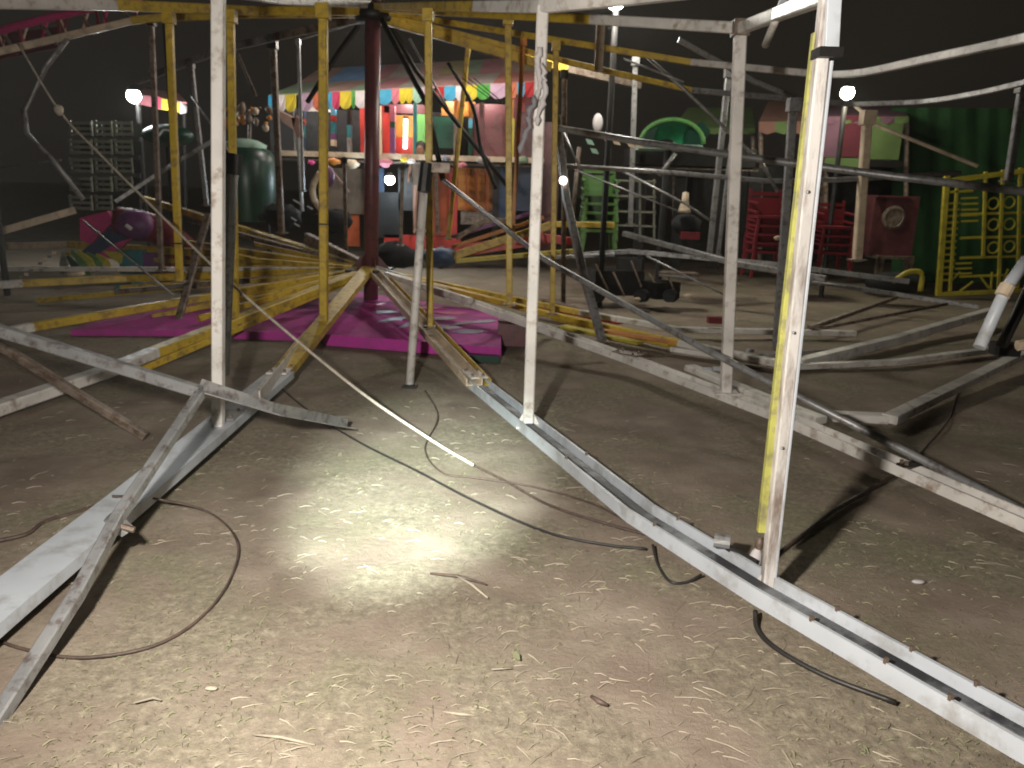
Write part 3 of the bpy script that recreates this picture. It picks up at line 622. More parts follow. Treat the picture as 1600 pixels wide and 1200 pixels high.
# ------------------------------------------------------------------ striped pavilion behind
YV = 15.0
pav = thing('fair_pavilion', P(640, 330, YV+.5), 'long raised pavilion with patchwork canopy, coloured cloth fringe and red panels behind the mast', 'pavilion')
def vp(name, x0, y0, x1, y1, Y, d, mat, parent=pav):
    a = P(x0, y0, Y); b = P(x1, y1, Y)
    c = (a+b)/2; return MB().box((c.x, Y+d/2, c.z), (abs(b.x-a.x), d, abs(a.z-b.z))).build(name, mat, parent)
eave = lambda x: 148 - (x-420)*.051
ridge = lambda x: 108-(x-480)*.055
rp = [(420,470,'r_green'),(470,500,'r_grey'),(500,545,'r_brown'),(545,575,'r_green'),(575,620,'r_rose'),(620,662,'r_grey'),(662,706,'r_pink'),(706,732,'r_brown'),(732,770,'r_grey'),(770,800,'r_red'),(800,850,'r_red')]
for i, (x0, x1, mt) in enumerate(rp):
    a, b = P(x0, eave(x0), YV), P(x1, eave(x1), YV)
    rx0, rx1 = 500+(x0-420)*.82, 500+(x1-420)*.82
    m0, m1 = P((x0+rx0)/2+4, (eave(x0)+ridge(rx0))/2+3, YV+1.2), P((x1+rx1)/2+4, (eave(x1)+ridge(rx1))/2+3, YV+1.2)
    c, d = P(rx0, ridge(rx0), YV+2.6), P(rx1, ridge(rx1), YV+2.6)
    MB().slab([a, b, m1, m0], (0,.0,-.03)).build('roof_panel', mt, pav)
    MB().slab([m0, m1, d, c], (0,0,-.03)).build('roof_panel', ['r_brown','r_blue','r_blue','r_rose','r_grey','r_pink','r_olive','r_green','r_rose','r_brown','r_olive'][i], pav)
fr = [(419,432,'f_cyan'),(432,446,'f_white'),(446,462,'f_yellow'),(468,489,'f_lilac'),(489,506,'f_orange'),(506,519,'f_cyan'),(519,531,'f_rose'),(531,549,'f_yellow'),(549,555,'f_green'),(555,576,'f_white'),(590,612,'f_cyan'),(612,624,'f_pink'),(624,634,'f_yellow'),(634,645,'f_yellow'),(645,660,'f_mint'),(660,668,'f_lilac'),(682,694,'f_red'),(694,712,'f_cyan'),(712,724,'f_white'),(728,745,'f_yellow'),(745,766,'f_green'),(766,792,'f_lilac'),(797,808,'f_orange'),(808,820,'f_cyan'),(820,836,'f_red'),(836,850,'f_white')]
for x0, x1, mt in fr:
    h = 24 if x0 > 560 else 28
    y0, y1 = eave(x0)+1, eave(x1)+1; xm = (x0+x1)/2
    pts = [P(x0, y0, YV-.06), P(x1, y1, YV-.06), P(x1, y1+h*.75, YV-.12), P((x1+xm)/2, y1+h*.95, YV-.14), P(xm, (y0+y1)/2+h*1.0, YV-.12), P((x0+xm)/2, y0+h*.95, YV-.09), P(x0, y0+h*.75, YV-.12)]
    MB().slab(pts, (0,.02,0)).build('fringe_flag', mt, pav)
for x, segs, w in [(472,[(168,'blue'),(185,'red'),(195,'teal'),(215,'blue'),(232,'steel')],3.5),(520,[(165,'sky'),(180,'red'),(190,'teal'),(208,'purple'),(218,'cream'),(228,'dark')],3.5),(545,[(170,'dark'),(195,'teal'),(215,'steel')],3),(613,[(165,'f_pink'),(190,'green'),(200,'purple')],4),(648,[(160,'teal'),(180,'teal')],2.5),(713,[(155,'orange'),(190,'rusty')],4),(735,[(158,'orange'),(185,'sky'),(200,'green')],3),(460,[(170,'steel')],2.5),(798,[(155,'orange'),(185,'gate')],4.5),(815,[(125,'sky'),(140,'red'),(175,'maroon')],5),(752,[(160,'maroon')],3)]:
    y = [s[0] for s in segs]+[246]
    for k, (yy, mt) in enumerate(segs): vp('pillar_band', x-w, yy, x+w, y[k+1], YV+.3, .14, mt)
for x0, y0, x1, y1, d, mt in [(562,166,573,248,.1,'red'),(573,166,577,248,.12,'purple'),(590,165,597,248,.1,'cream'),(597,165,609,248,.1,'red'),(618,180,645,215,.1,'orange'),(618,215,645,248,.1,'red'),(645,178,668,248,.1,'limegreen'),(676,182,712,232,.1,'green'),(741,162,792,248,.1,'maroon'),(800,150,836,248,.1,'maroon'),(600,162,668,178,.1,'maroon'),(690,158,742,182,.1,'orange'),(478,160,520,175,.1,'r_grey')]:
    vp('panel', x0, y0, x1, y1, YV+.7, d, mt)
vp('back_wall', 420, 168, 850, 250, YV+1.6, .06, 'dark')
vp('counter', 440, 247, 850, 262, YV+.15, .6, 'rusty'); vp('counter_top', 436, 243, 850, 247, YV-.05, .9, 'cream')
vp('skirt', 505, 262, 572, 335, YV+.4, .1, 'sackb')
for x0, y0, x1, y1, mt in [(577,262,600,300,'blue'),(622,262,668,330,'dark'),(672,262,700,370,'orangered'),(700,262,714,370,'red'),(716,262,772,330,'orange'),(776,258,792,340,'blue'),(805,260,832,330,'blue'),(840,190,868,400,'maroon'),(720,330,772,352,'rusty'),(590,300,625,372,'dark'),(600,366,720,392,'red'),(540,322,562,385,'orangered'),(566,262,577,330,'maroon')]:
    q = vp('skirt_panel', x0, y0, x1, y1, YV+.45, .08, mt)
for k in range(5): vp('skirt_rail', 716, 272+k*13, 772, 274+k*13, YV+.40, .04, 'orangered')
for k in range(3): vp('skirt_stile', 728+k*16, 264, 730+k*16, 330, YV+.37, .04, 'orangered')
for x in (440, 500, 575, 672, 774, 838):
    vp('leg', x-3, 250, x+3, 395, YV+.2, .12, 'dark')
tub = thing('tube_light', P(633, 208, YV+.5), 'lit white vertical tube lamp on the pavilion\'s orange and red panel', 'lamp')
MB().sweep([P(634, 186, YV+.55), P(633, 232, YV+.55)], rnd(.035, 8)).build('tube', glow('tube_glow', (1,.98,.9), 7), tub)
MB().box(P(634, 184, YV+.58), (.09,.08,.05)).build('holder', 'dark', tub)
for x in (440, 525, 633, 705, 760): bulb('fringe_fill', P(x, eave(x)+16, YV+.35), 17, (1,.93,.88), .05)  # unseen point lights added to brighten the cloth fringe
bulb('canopy_fill', P(560, 60, YV-1.4), 70, (1,.9,.8), .1); bulb('canopy_fill', P(760, 50, YV-1.4), 70, (1,.85,.75), .1)  # unseen point lights added in front to brighten the patchwork canopy
# goods on the counter
for i, (x, y, r, mt, lab) in enumerate([(486,254,.08,'magpink','small bright pink ball at the left end of the pavilion counter'),(522,252,.12,'orange','orange bag slumped on the pavilion counter'),(550,256,.14,'cream','cream bag on the counter left of the mast'),(602,255,.14,'f_pink','pink cloth bundle on the counter just right of the mast'),(632,250,.08,'f_yellow','yellow tin on the counter under the tube lamp'),(642,252,.08,'f_white','white tin on the counter under the tube lamp'),(697,247,.09,'greycloth','grey ball on the counter by the orange pillar'),(722,258,.10,'f_pink','pink doll-like bundle hanging over the counter above the orange panels'),(755,250,.13,'r_grey','grey folded cloth on the counter before the dark wall'),(815,250,.13,'r_green','green folded cloth at the right end of the counter')]):
    tag(MB().ball(P(x, y, YV-.1), r*.8, 0, 9, 6, (1.25,.8,.65), .28).build(['ball','bag','bag','bundle','tin','tin','ball','bundle','folded_cloth','folded_cloth'][i], mt), lab, ['ball','bag','bag','bundle','tin','tin','ball','bundle','cloth','cloth'][i])
# person behind the counter
def person(base, h, lab, shirt):
    r = thing('person', base, lab, 'person'); k = h/1.7
    me = bpy.data.meshes.new('body')
    vs = [(0,0,.95),(0,0,1.15),(0,0,1.38),(0,0,1.47),(0,-.01,1.55),(0,-.02,1.63), (.17,0,1.38),(.22,-.03,1.12),(.20,-.2,.98), (-.17,0,1.38),(-.22,-.03,1.12),(-.20,-.2,.98), (.09,0,.9),(.1,-.02,.5),(.1,0,.06),(.1,-.14,.03), (-.09,0,.9),(-.1,-.02,.5),(-.1,0,.06),(-.1,-.14,.03)]
    es = [(0,1),(1,2),(2,3),(3,4),(4,5),(2,6),(6,7),(7,8),(2,9),(9,10),(10,11),(0,12),(12,13),(13,14),(14,15),(0,16),(16,17),(17,18),(18,19)]
    rr = [.14,.13,.15,.055,.09,.10,.06,.045,.032,.06,.045,.032,.09,.06,.045,.04,.09,.06,.045,.04]
    me.from_pydata([Vector(v)*k for v in vs], es, []); o = bpy.data.objects.new('body', me); COL.objects.link(o); o.parent = r
    md = o.modifiers.new('s', 'SKIN'); 
    for i, q in enumerate(rr): me.skin_vertices[0].data[i].radius = (q*k, q*k*.85)
    me.skin_vertices[0].data[0].use_root = True
    o.modifiers.new('d', 'SUBSURF').levels = 1; o.modifiers['d'].render_levels = 2
    me.materials.append(M['skin'])
    MB().lathe(Vector(base)+Vector((0,0,.93*k)), [(.165*k,0),(.17*k,.2*k),(.19*k,.42*k),(.14*k,.5*k),(.07*k,.53*k)], 0, 14).build('shirt', shirt, r)
    MB().ball(Vector(base)+Vector((0,.02*k,1.64*k)), .118*k, 0, 12, 8, (.95,1,1)).build('hair', 'hair', r)
    hd = Vector(base)+Vector((0,-.1*k,1.58*k))
    MB().ball(hd+Vector((0,0,-.01)), .085*k, 0, 12, 8, (.85,.6,1.15)).ball(hd+Vector((0,-.055*k,-.01)), .018*k, 0, 6, 4).build('face', 'skin', r)
    for s in (-1,1): MB().ball(hd+Vector((s*.03*k,-.052*k,.02*k)), .01*k, 0, 6, 4).build('eye', 'dark', r)
    return r
pt = P(657, 222, YV+.35)
person((pt.x, pt.y, pt.z-1.73), 1.7, 'dark-haired person in a brown shirt standing behind the pavilion counter by the green panel', 'sackb')

# ------------------------------------------------------------------ lamps
def lamp(name, loc, r, col, st, power, label, stem=None, pole=None):
    t = thing(name, loc, label, 'lamp')
    MB().ball(loc, r, 0, 12, 8).build('bulb', glow(name+'_glow', col, st), t)
    MB().lathe(Vector(loc)+Vector((0,0,r*.7)), [(r*1.0,0),(r*.7,r*.5),(r*.3,r*.8),(0,r*.8)]).build('holder', 'dark', t)
    if pole: MB().sweep([Vector(loc)+Vector((.02,.08,r)), Vector((loc[0]+.02, loc[1]+.08, 0))], rnd(.04, 8)).build('pole', 'dark', t)
    bulb(name+'_light', Vector(loc)+Vector((0,-r*1.3,-r*1.1)), power, col, r*2.5); return t
L1 = P(962, -2, 10.5); lamp('flood_lamp', L1, .13, (1,.97,.86), 60, 150, 'brightest lamp, at the top edge above the roof beams right of centre', pole=1)
lamp('flood_lamp', P(209, 150, 14.5), .12, (.95,1,.98), 60, 50, 'bright cool white lamp at the upper left before the pink and yellow canopy', pole=1)
lamp('flood_lamp', P(1324, 145, 12.5), .10, (1,.95,.74), 50, 55, 'warm round lamp at the upper right beside the big white post', pole=1)
lamp('work_lamp', P(609, 281, YV-.3), .09, (.75,.9,1), 30, 35, 'small bluish lamp under the pavilion counter right of the mast')
bb = thing('shining_cap', P(880, 282, 8.3), 'small round glowing cap on the grey pole right of the middle white post', 'lamp')
MB().ball(P(880, 282, 8.25), .042, 0, 10, 7).build('bulb', glow('cap_shine', (1,.86,.74), 4), bb); MB().sweep([P(884, 290, 8.3), P(886, 312, 8.25)], rnd(.03, 8)).build('cap_stem', 'steel', bb)  # emissive ball imitates the shine on top of the grey pole

# ------------------------------------------------------------------ left background
# small canopy by the left lamp
cn = thing('lit_canopy', P(250, 200, 16), 'small lit canopy edge in pink and yellow beside the cool white lamp', 'canopy')
for x0, x1, y0, y1, y2, y3, mt in [(216,243,149,150,163,168,'f_pink'),(243,252,150,152,168,171,'f_rose'),(246,280,152,160,170,176,'f_yellow'),(281,291,158,166,178,176,'f_white')]:
    MB().slab([P(x0,y0,16), P(x1,y1,16), P(x1,y3,15.9), P(x0,y2,15.9)], (0,.03,0)).build('fringe_flag', mt, cn)
MB().slab([P(212,148,16), P(292,160,16), P(280,146,17.5), P(225,138,17.5)], (0,0,-.03)).build('roof_panel', 'r_rose', cn)
for x in (218, 288): MB().sweep([P(x, 165, 16.1), P(x+2, 330, 16.1)], rnd(.04, 8)).build('pole', 'dark', cn)
bulb('canopy_bulb', P(255, 168, 15.5), 20, (1,.95,.9), .05)  # point light in front of the fringe, without a lamp mesh
# pink lattice arch (upper left)
ar = thing('lattice_arch', P(60, 60, 10), 'pink and red lattice arch with zigzag struts at the top left corner', 'arch')
up_, lo_ = [P(-60,68,10), P(20,42,10), P(100,22,10), P(170,6,10), P(240,-12,10)], [P(-60,112,10), P(20,82,10), P(100,58,10), P(200,34,10), P(270,26,10)]
MB().sweep(up_, rnd(.05, 8), 0, None, True).build('upper_chord', 'magpink', ar); MB().sweep(lo_, rnd(.035, 8), 0, None, True).build('lower_chord', 'chairred', ar)
for k in range(9):
    x = -30+k*30; a = P(x, 55-k*8.2, 10); b = P(x+(18 if k % 2 else -6)+10, 92-k*7.6, 10)
    MB().sweep([a, b], rnd(.022, 6), 0).build('strut', ['chairred', 'rusty'][k % 2], ar)
MB().slab([P(-60,60,11.5), P(90,42,11.5), P(90,75,11.5), P(-60,105,11.5)], (0,.03,0)).build('cloth_panel', 'c_maroon', ar)
for k in range(14):
    x = -20+k*16; a = P(x, 52-k*3.9, 10.05); b = P(x+(14 if k % 2 else -10), 86-k*4.2, 10.05); MB().sweep([a, b], rnd(.014, 6)).build('strut', ['magpink', 'cream', 'chairred'][k % 3], ar)
for x in (-40, 258): MB().sweep([P(x, 60 if x < 0 else 24, 10.1), Vector((P(x, 60, 10.1).x, 10.1, 0))], rnd(.04, 8)).build('upright', 'dark', ar)
# stacked grey crates / slatted chairs
sk = 0
for i, (x0, x1) in enumerate([(106,145),(146,176),(177,208)]):
    for k in range(5 if i < 2 else 4):
        y0 = 186+k*29; a, b = P(x0, y0, 13.5+.2*i), P(x1, y0+27, 13.5+.2*i)
        t = thing('plastic_crate', ((a.x+b.x)/2, 13.7+.2*i, b.z), 'grey-green slatted crate, %s in the %s tall stack at left' % (['topmost','second from top','third from top','fourth from top','lowest'][k], ['left','middle','right'][i]) if k else 'grey-green slatted crate on top of the %s of the tall stacks at left' % ['left','middle','right'][i], 'crate', 'stacked crates at the left')
        w, hh = b.x-a.x, a.z-b.z
        for z in (0, .33, .66): MB().box(((a.x+b.x)/2, 13.5+.2*i, b.z+hh*(z+.12)), (w-.02, .03, hh*.17)).build('slat', 'crate', t)
        for x in (a.x+.02, b.x-.02): MB().box((x, 13.5+.2*i+.02, b.z+hh*.47), (.035, .03, hh*.93)).build('upright', 'crate', t)
        MB().box(((a.x+b.x)/2, 13.85+.2*i, b.z+hh*.45), (w-.02, .03, hh*.85)).build('back', 'dark', t)
# green tank and shell cars left of mast
gt = thing('green_tank', P(385, 340, 13.2), 'dark green round booth with a pale top behind the left white post', 'booth')
c = P(383, 250, 13.2); MB().lathe((c.x, 13.2, P(383,345,13.2).z), [(.42,0),(.48,.5),(.5,.95),(.44,1.12),(.2,1.25),(0,1.28)], 0, 20).build('shell', 'green', gt)
MB().lathe((c.x, 13.2, P(383,232,13.2).z), [(.34,0),(.36,.06),(.2,.14),(0,.16)], 0, 16).build('top_cap', 'f_mint', gt)  # pale mint puts the light on the booth's top into its colour
for x in (-.3, .3): MB().sweep([Vector((c.x+x, 13.3, 0)), Vector((c.x+x, 13.3, P(383,345,13.2).z))], rnd(.04, 6)).build('leg', 'dark', gt)
gs = thing('green_shell_car', P(262, 240, 14), 'dark green curved ride car showing above the rope at left', 'ride car')
MB().ball(P(262, 212, 14), .42, 0, 14, 8, (1.1,.6,.45)).build('shell', 'green', gs); MB().sweep([P(262, 215, 14.1), Vector((P(262,215,14.1).x, 14.1, 0))], rnd(.05, 8)).build('stand', 'dark', gs)
MB().sweep(curve([P(248, 212, 13.7), P(256, 203, 13.7), P(268, 205, 13.7)], 4), rnd(.018, 6)).build('rim', 'f_white', gs)
# gilded ornament cluster
gc = thing('gilded_ornament', P(385, 190, 13.2), 'cluster of small gold and brown carved ornaments above the green booth', 'ornament')
for k in range(22):
    q = P(355+random.random()*70, 166+random.random()*36, 13.2+random.random()*.3); MB().ball(q, random.uniform(.03,.075), 0, 7, 5, (1,.6,random.uniform(.6,1.6)), .2).build('knob', random.choice(['rusty','orange','cream','sackb']), gc)
MB().sweep([P(390, 170, 13.4), P(390, 245, 13.4)], rnd(.03, 6)).build('stem', 'rusty', gc)
bd = thing('paper_bird', P(465, 200, 14), 'pale brown folded shape like a bird perched on a thin pole left of the pavilion', 'ornament')
MB().slab([P(455,184,14), P(462,182,14), P(478,192,14), P(470,197,14), P(474,212,14), P(464,216,14), P(458,198,14)], (0,.08,.02)).build('body', 'c_pink', bd)
MB().slab([P(434,172,14), P(462,186,14), P(458,202,14), P(440,190,14)], (0,.05,.02)).build('wing', 'r_brown', bd)
MB().sweep([P(466, 214, 14.05), P(472, 330, 14.05)], rnd(.035, 8)).build('pole', 'steel', bd)
hk = thing('white_hook', P(493, 325, 12.5), 'curved white horn-like piece left of the mast above the floor beams', 'ornament')
MB().sweep(curve([P(500,270,12.5), P(489,290,12.5), P(490,310,12.5), P(503,330,12.5)], 5), rnd(.05, 8), 0, None, True).build('horn', 'cream', hk)
MB().ball(P(512, 275, 12.7), .14, 0, 10, 7, (.8,.7,1.2), .1).build('head', 'purple', hk); MB().sweep([P(515, 262, 12.9), P(545, 300, 12.9)], boxp(.05,.03)).build('ear', 'r_brown', hk)
# painted swan / boat ride car at left
rc = thing('ride_car', P(220, 440, 12), 'pink, purple and blue swooping ride car lying behind the yellow beams at left', 'ride car')
MB().sweep(curve([P(185,345,12), P(215,350,12), P(250,362,12), P(290,392,12), P(325,420,12)], 5), rnd(.22, 10), 0, None, True, None).build('body', 'chairred', rc)
MB().ball(P(212, 352, 11.85), .26, 0, 12, 8, (1.2,.8,.9), .04).build('nose', 'purple', rc)
MB().slab([P(125,340,11.8), P(168,330,11.8), P(178,345,11.8), P(140,382,11.8), P(125,375,11.8)], (0,.12,0)).build('wing', 'magpink', rc)
MB().slab([P(140,382,11.9), P(180,345,11.9), P(205,372,11.9), P(160,405,11.9), P(120,400,11.9)], (0,.12,0)).build('side_panel', 'blue', rc)
MB().slab([P(145,402,11.7), P(180,380,11.7), P(205,372,11.7), P(170,402,11.7)], (0,.1,0)).build('stripe', 'magpink', rc)
MB().slab([P(185,392,11.6), P(218,392,11.6), P(218,430,11.6), P(188,428,11.6)], (0,.3,0)).build('seat_side', 'teal', rc)
MB().slab([P(218,395,11.7), P(255,395,11.7), P(250,440,11.7), P(218,432,11.7)], (0,.3,0)).build('seat_back', 'purple', rc)
MB().slab([P(160,392,11.5), P(190,395,11.5), P(186,412,11.5)], (0,.08,0)).build('beak', 'gate', rc)
MB().box(P(265, 420, 11.9), (.2,.3,.45)).build('step_box', 'orangered', rc)
MB().slab([P(180,445,11), P(205,440,11), P(215,470,11), P(185,474,11)], (0,.25,0)).build('foot', 'teal', rc)
MB().sweep([P(197,352,11.55), P(205,358,11.55)], rnd(.03,6)).build('eye', 'f_white', rc)
fl_ = thing('painted_flower', P(125, 440, 11.2), 'green and yellow petal-shaped painted board under the left yellow beams', 'ornament')
for k, (x0,y0,x1,y1,mt) in enumerate([(112,392,140,430,'chairgreen'),(122,392,150,425,'gate'),(135,395,160,420,'chairgreen'),(150,398,172,418,'gate'),(105,400,125,432,'green'),(98,394,96,428,'crate')]):
    MB().sweep([P(x0,y0,11.2+.05*k), P((x0+x1)/2+3,(y0+y1)/2,11.15+.05*k), P(x1,y1,11.2+.05*k)], boxp(.12,.03), 0, (0,-1,0), False, [.4,1,.5]).build('petal', mt, fl_)
MB().ball(P(118, 428, 11), .11, 0, 9, 6, (1.3,.8,.5), .1).build('bud', 'cream', fl_)
tag(MB().ball(P(173, 465, 10.6), .085, 0, 10, 7, (.9,.9,1.1)).build('white_globe', 'f_mint'), 'small pale globe on the ground beside the teal foot of the ride car', 'globe')
# perforated strap links
ch = thing('perforated_strap', P(32, 436, 8.2), 'short perforated metal strap slanting between two left floor beams', 'strap')
for k in range(8): MB().box(P(34+k*7.2, 434-k*5.6, 8.2), (.036,.02,.03)).build('link', 'cream' if k % 2 else 'steel', ch)

# small bright clutter and dark bundles under the pavilion
for x, y, r, lab in [(618,398,.32,'large dark bundle on the ground just right of the mast'),(690,402,.26,'dark blue bundle behind the yellow post right of the mast'),(335,420,.3,'dark mound behind the left white post'),(440,338,.3,'low dark bundle left of the yellow post near the mast'),(520,345,.28,'dark bundle between the yellow post and the mast')]:
    tag(MB().ball(P(x, y, 12.2), r*.85, 0, 12, 8, (1.3,.8,.7), .2).build('bundle', 'blue' if x == 690 else 'sack'), lab, 'bundle')
for x, y in [(458,312),(466,317),(480,322),(455,340),(460,349)]:
    tag(MB().sweep([P(x, y, 12), P(x+8, y+5, 12)], rnd(.012, 6)).build('metal_scrap', 'bluish'), 'tiny shiny metal piece, '+{312:'topmost',317:'second from top',322:'middle',340:'second lowest',349:'lowest'}[y]+' of those left of the mast', 'metal piece', 'shiny metal pieces left of the mast')

# ------------------------------------------------------------------ right background
# green tarpaulin wall
tw = MB(); N = 40; rows = 9
top = lambda x: 168 if x > 1420 else 168
vv = []
for j in range(rows):
    for i in range(N+1):
        x = 1395+i*8.5; yt = 168+(i/N)*3; yb = 442
        q = P(x, yt+(yb-yt)*j/(rows-1), 14.2+.16*mn.noise(Vector((i*.22, j*.3, 2)))+.04*math.sin(i*1.7+j*.2)); vv.append(q)
tw.add(vv+[v+Vector((0,.05,0)) for v in vv], [(j*(N+1)+i, j*(N+1)+i+1, (j+1)*(N+1)+i+1, (j+1)*(N+1)+i) for j in range(rows-1) for i in range(N)]+[tuple(reversed([len(vv)+j*(N+1)+i, len(vv)+j*(N+1)+i+1, len(vv)+(j+1)*(N+1)+i+1, len(vv)+(j+1)*(N+1)+i])) for j in range(rows-1) for i in range(N)], 0, True)
tag(tw.build('tarpaulin_wall', 'tarp'), 'big dark green tarpaulin wall hanging behind the yellow gate at right', 'tarpaulin')
# yellow gate
gtx = thing('yellow_gate', G(1500, 468), 'tall yellow steel gate with lattice bars and rosettes standing at the right edge', 'gate')
GY = G(1500, 468).y
def gb(x0, y0, x1, y1, w=.05, d=.04, nm='bar', dy=0): MB().sweep([P(x0, y0, GY+dy), P(x1, y1, GY+dy)], boxp(w, d), 0, (0,-1,0)).build(nm, 'gate', gtx)
gb(1480, 272, 1466, 462, .09, .06, 'stile'); gb(1495, 290, 1484, 455, .05); gb(1540, 268, 1536, 400); gb(1567, 265, 1560, 450); gb(1594, 262, 1590, 450)
gb(1620, 258, 1615, 450)
gb(1478, 283, 1640, 262, .08, .05, 'top_rail'); gb(1484, 300, 1520, 298, .04)
for y in (335, 372, 403, 432): gb(1500, y, 1640, y-4, .04, .04, 'rail', .03)
gb(1466, 460, 1640, 452, .07, .05, 'bottom_rail')
for k in range(13): gb(1482-k*.9, 318+k*10, 1500-k*.9, 317+k*10, .035, .03, 'rung', .02)
for k in range(5): gb(1502, 310+k*9, 1528, 309+k*9, .03, .03, 'rung', .02)
for k in range(3): gb(1492, 412+k*8, 1518, 411+k*8, .03, .03, 'rung', .02)
for x, y in ((1552,351),(1577,350),(1552,387),(1577,385),(1552,318),(1577,316)):
    c = P(x, y, GY+.01); ring = [c+Vector((.09*math.cos(a), 0, .09*math.sin(a))) for a in [i*math.pi/6 for i in range(12)]]
    MB().sweep(ring+[ring[0]], boxp(.025,.025), 0, (0,-1,0)).build('ring', 'gate', gtx)
for x0,y0,x1,y1 in ((1484,440,1500,425),(1500,455,1520,440),(1530,430,1545,450),(1550,425,1548,452),(1575,420,1565,448)): gb(x0,y0,x1,y1,.03,.03,'scroll',.02)
# heap of yellow scrolls left of gate
tag(MB().sweep(curve([P(1395,440,11.5), P(1420,425,11.5), P(1440,428,11.5), P(1438,455,11.5)],5), rnd(.04,8), 0, None, True).build('bent_pipe', 'gate'), 'bent dull yellow pipe lying left of the foot of the yellow gate', 'pipe')
tag(MB().ball(P(1400, 442, 11.8), .3, 0, 12, 8, (1.6,.8,.55), .1).build('dark_sack', 'sack'), 'dark sack on the ground in front of the green tarpaulin', 'sack')
# plastic chairs in stacks
def chair(name, base, w, h, mat, label, group, yaw=0):
    t = thing(name, base, label, 'chair', group); t.rotation_euler = (0,0,0)
    b = Vector(base); a = w/2
    MB().box(b+Vector((0,0,h*.48)), (w, w, .04)).build('seat', mat, t)
    for s in (-1,1):
        for y in (-1,1): MB().sweep([b+Vector((s*a*1.05, y*a, 0)), b+Vector((s*a*.85, y*a*.8, h*.48))], boxp(.045,.045)).build('leg', mat, t)
        MB().sweep([b+Vector((s*a, -a*.9, h*.72)), b+Vector((s*a*1.02, a*.9, h*.76))], boxp(.05,.03)).build('armrest', mat, t)
    for k in range(4): MB().box(b+Vector((0, a+.02*k*.3, h*(.58+.11*k))), (w*.95, .03, h*.07)).build('back_slat', mat, t)
    for s in (-1,1): MB().sweep([b+Vector((s*a*.95, a, h*.45)), b+Vector((s*a*.95, a+.04, h))], boxp(.04,.03)).build('back_post', mat, t)
    return t
def chairs(x, ybase, n, Y, w, mat, desc, group, dz=.13):
    b = P(x, ybase, Y); b.z = max(b.z, 0)
    for k in range(n):
        pos = ['lowest','second lowest','third','fourth','fifth','sixth','topmost'][k] if k < n-1 else 'topmost'
        chair('plastic_chair', (b.x, Y, b.z+dz*k), w, .8, mat, '%s chair in the %s' % (pos, desc), group)
chairs(932, 400, 5, 11.8, .48, 'chairgreen', 'green plastic chair stack beyond the middle white post', 'green plastic chairs')
chairs(1192, 432, 5, 12.0, .5, 'chairred', 'bright red plastic chair stack left of the big post', 'red plastic chairs')
chairs(1292, 432, 4, 12.4, .5, 'chairred', 'dim red plastic chair stack just right of the big post', 'red plastic chairs')
# painted drum with badge by the tarpaulin
dr = thing('painted_cart', G(1395, 440), 'dim red-brown painted cart front with a round orange badge, before the green tarpaulin', 'cart')
def dp(nm, x0,y0,x1,y1,Y,d,mt): return vp(nm, x0,y0,x1,y1,Y,d,mt,dr)
dp('front_panel',1368,305,1424,400,12.9,.3,'maroon'); dp('top_rail',1372,305,1424,309,12.8,.4,'maroon')
c = P(1396, 340, 12.85); MB().lathe((0,0,0), [(0,0),(.24,0),(.26,.03),(0,.05)], 0, 20)
rg = MB().lathe((0,0,0), [(0,0),(.19,0),(.19,.02),(.15,.035),(.14,.02),(.0,.02)], 0, 20); rg.sm = [False]*len(rg.f); rg.v = [c+Vector((v.x, -v.z, v.y)) for v in rg.v]; rg.build('badge', 'rusty', dr)
dp('shelf',1372,400,1425,406,12.7,.5,'rusty')
for x in (1374, 1420): dp('leg', x-2, 400, x+2, 448, 12.8, .06, 'rusty')
# small stalls with cloth roofs on the right
def tent(name, x0, x1, ye, xr0, xr1, yr, Y, mt, label, drop=18, mt2=None, ybase=420):
    t = thing(name, P((x0+x1)/2, ybase, Y), label, 'stall')
    a, b, c, d = P(x0,ye,Y), P(x1,ye,Y), P(xr1,yr,Y+1.8), P(xr0,yr,Y+1.8)
    MB().slab([a,b,c,d], (0,0,-.03)).build('roof_panel', mt, t)
    nn = max(3, int((x1-x0)/22))
    for k in range(nn):
        u0, u1 = x0+(x1-x0)*k/nn, x0+(x1-x0)*(k+1)/nn
        MB().slab([P(u0,ye,Y-.03), P(u1,ye,Y-.03), P(u1,ye+drop*.8,Y-.05), P((u0+u1)/2,ye+drop,Y-.08), P(u0,ye+drop*.8,Y-.05)], (0,.02,0)).build('valance', mt2 if (mt2 and k % 2) else mt, t)
    for x in (x0+3, x1-3): MB().sweep([P(x, ye+3, Y+.1), P(x-2, ybase, Y+.1)], rnd(.04, 8)).build('pole', 'rusty', t)
    MB().slab([P(x0+6,ye+70,Y+1.2), P(x1-6,ye+70,Y+1.2), P(x1-6,ybase-10,Y+1.2), P(x0+6,ybase-10,Y+1.2)], (0,.05,0)).build('back_cloth', 'dark', t)
    return t
tent('cloth_stall', 1052, 1180, 200, 1075, 1175, 168, 14.5, 'c_green', 'small stall with a faded green cloth roof right of centre', 10)
tent('cloth_stall', 1186, 1288, 190, 1200, 1285, 158, 14.0, 'c_pink', 'small stall with a faded pink and green cloth roof left of the big post', 20, 'c_green')
st = tent('cloth_stall', 1288, 1420, 182, 1300, 1400, 165, 13.4, 'c_mauve', 'stall with maroon and mauve hangings under the warm lamp', 12, 'c_green')
for x0,y0,x1,y1,mt in [(1290,182,1314,246,'c_mauve'),(1314,180,1356,246,'c_maroon'),(1290,246,1352,262,'c_green'),(1362,190,1404,250,'c_green'),(1356,250,1410,262,'dark')]: vp('hanging_cloth', x0,y0,x1,y1,13.35,.03,mt,st)
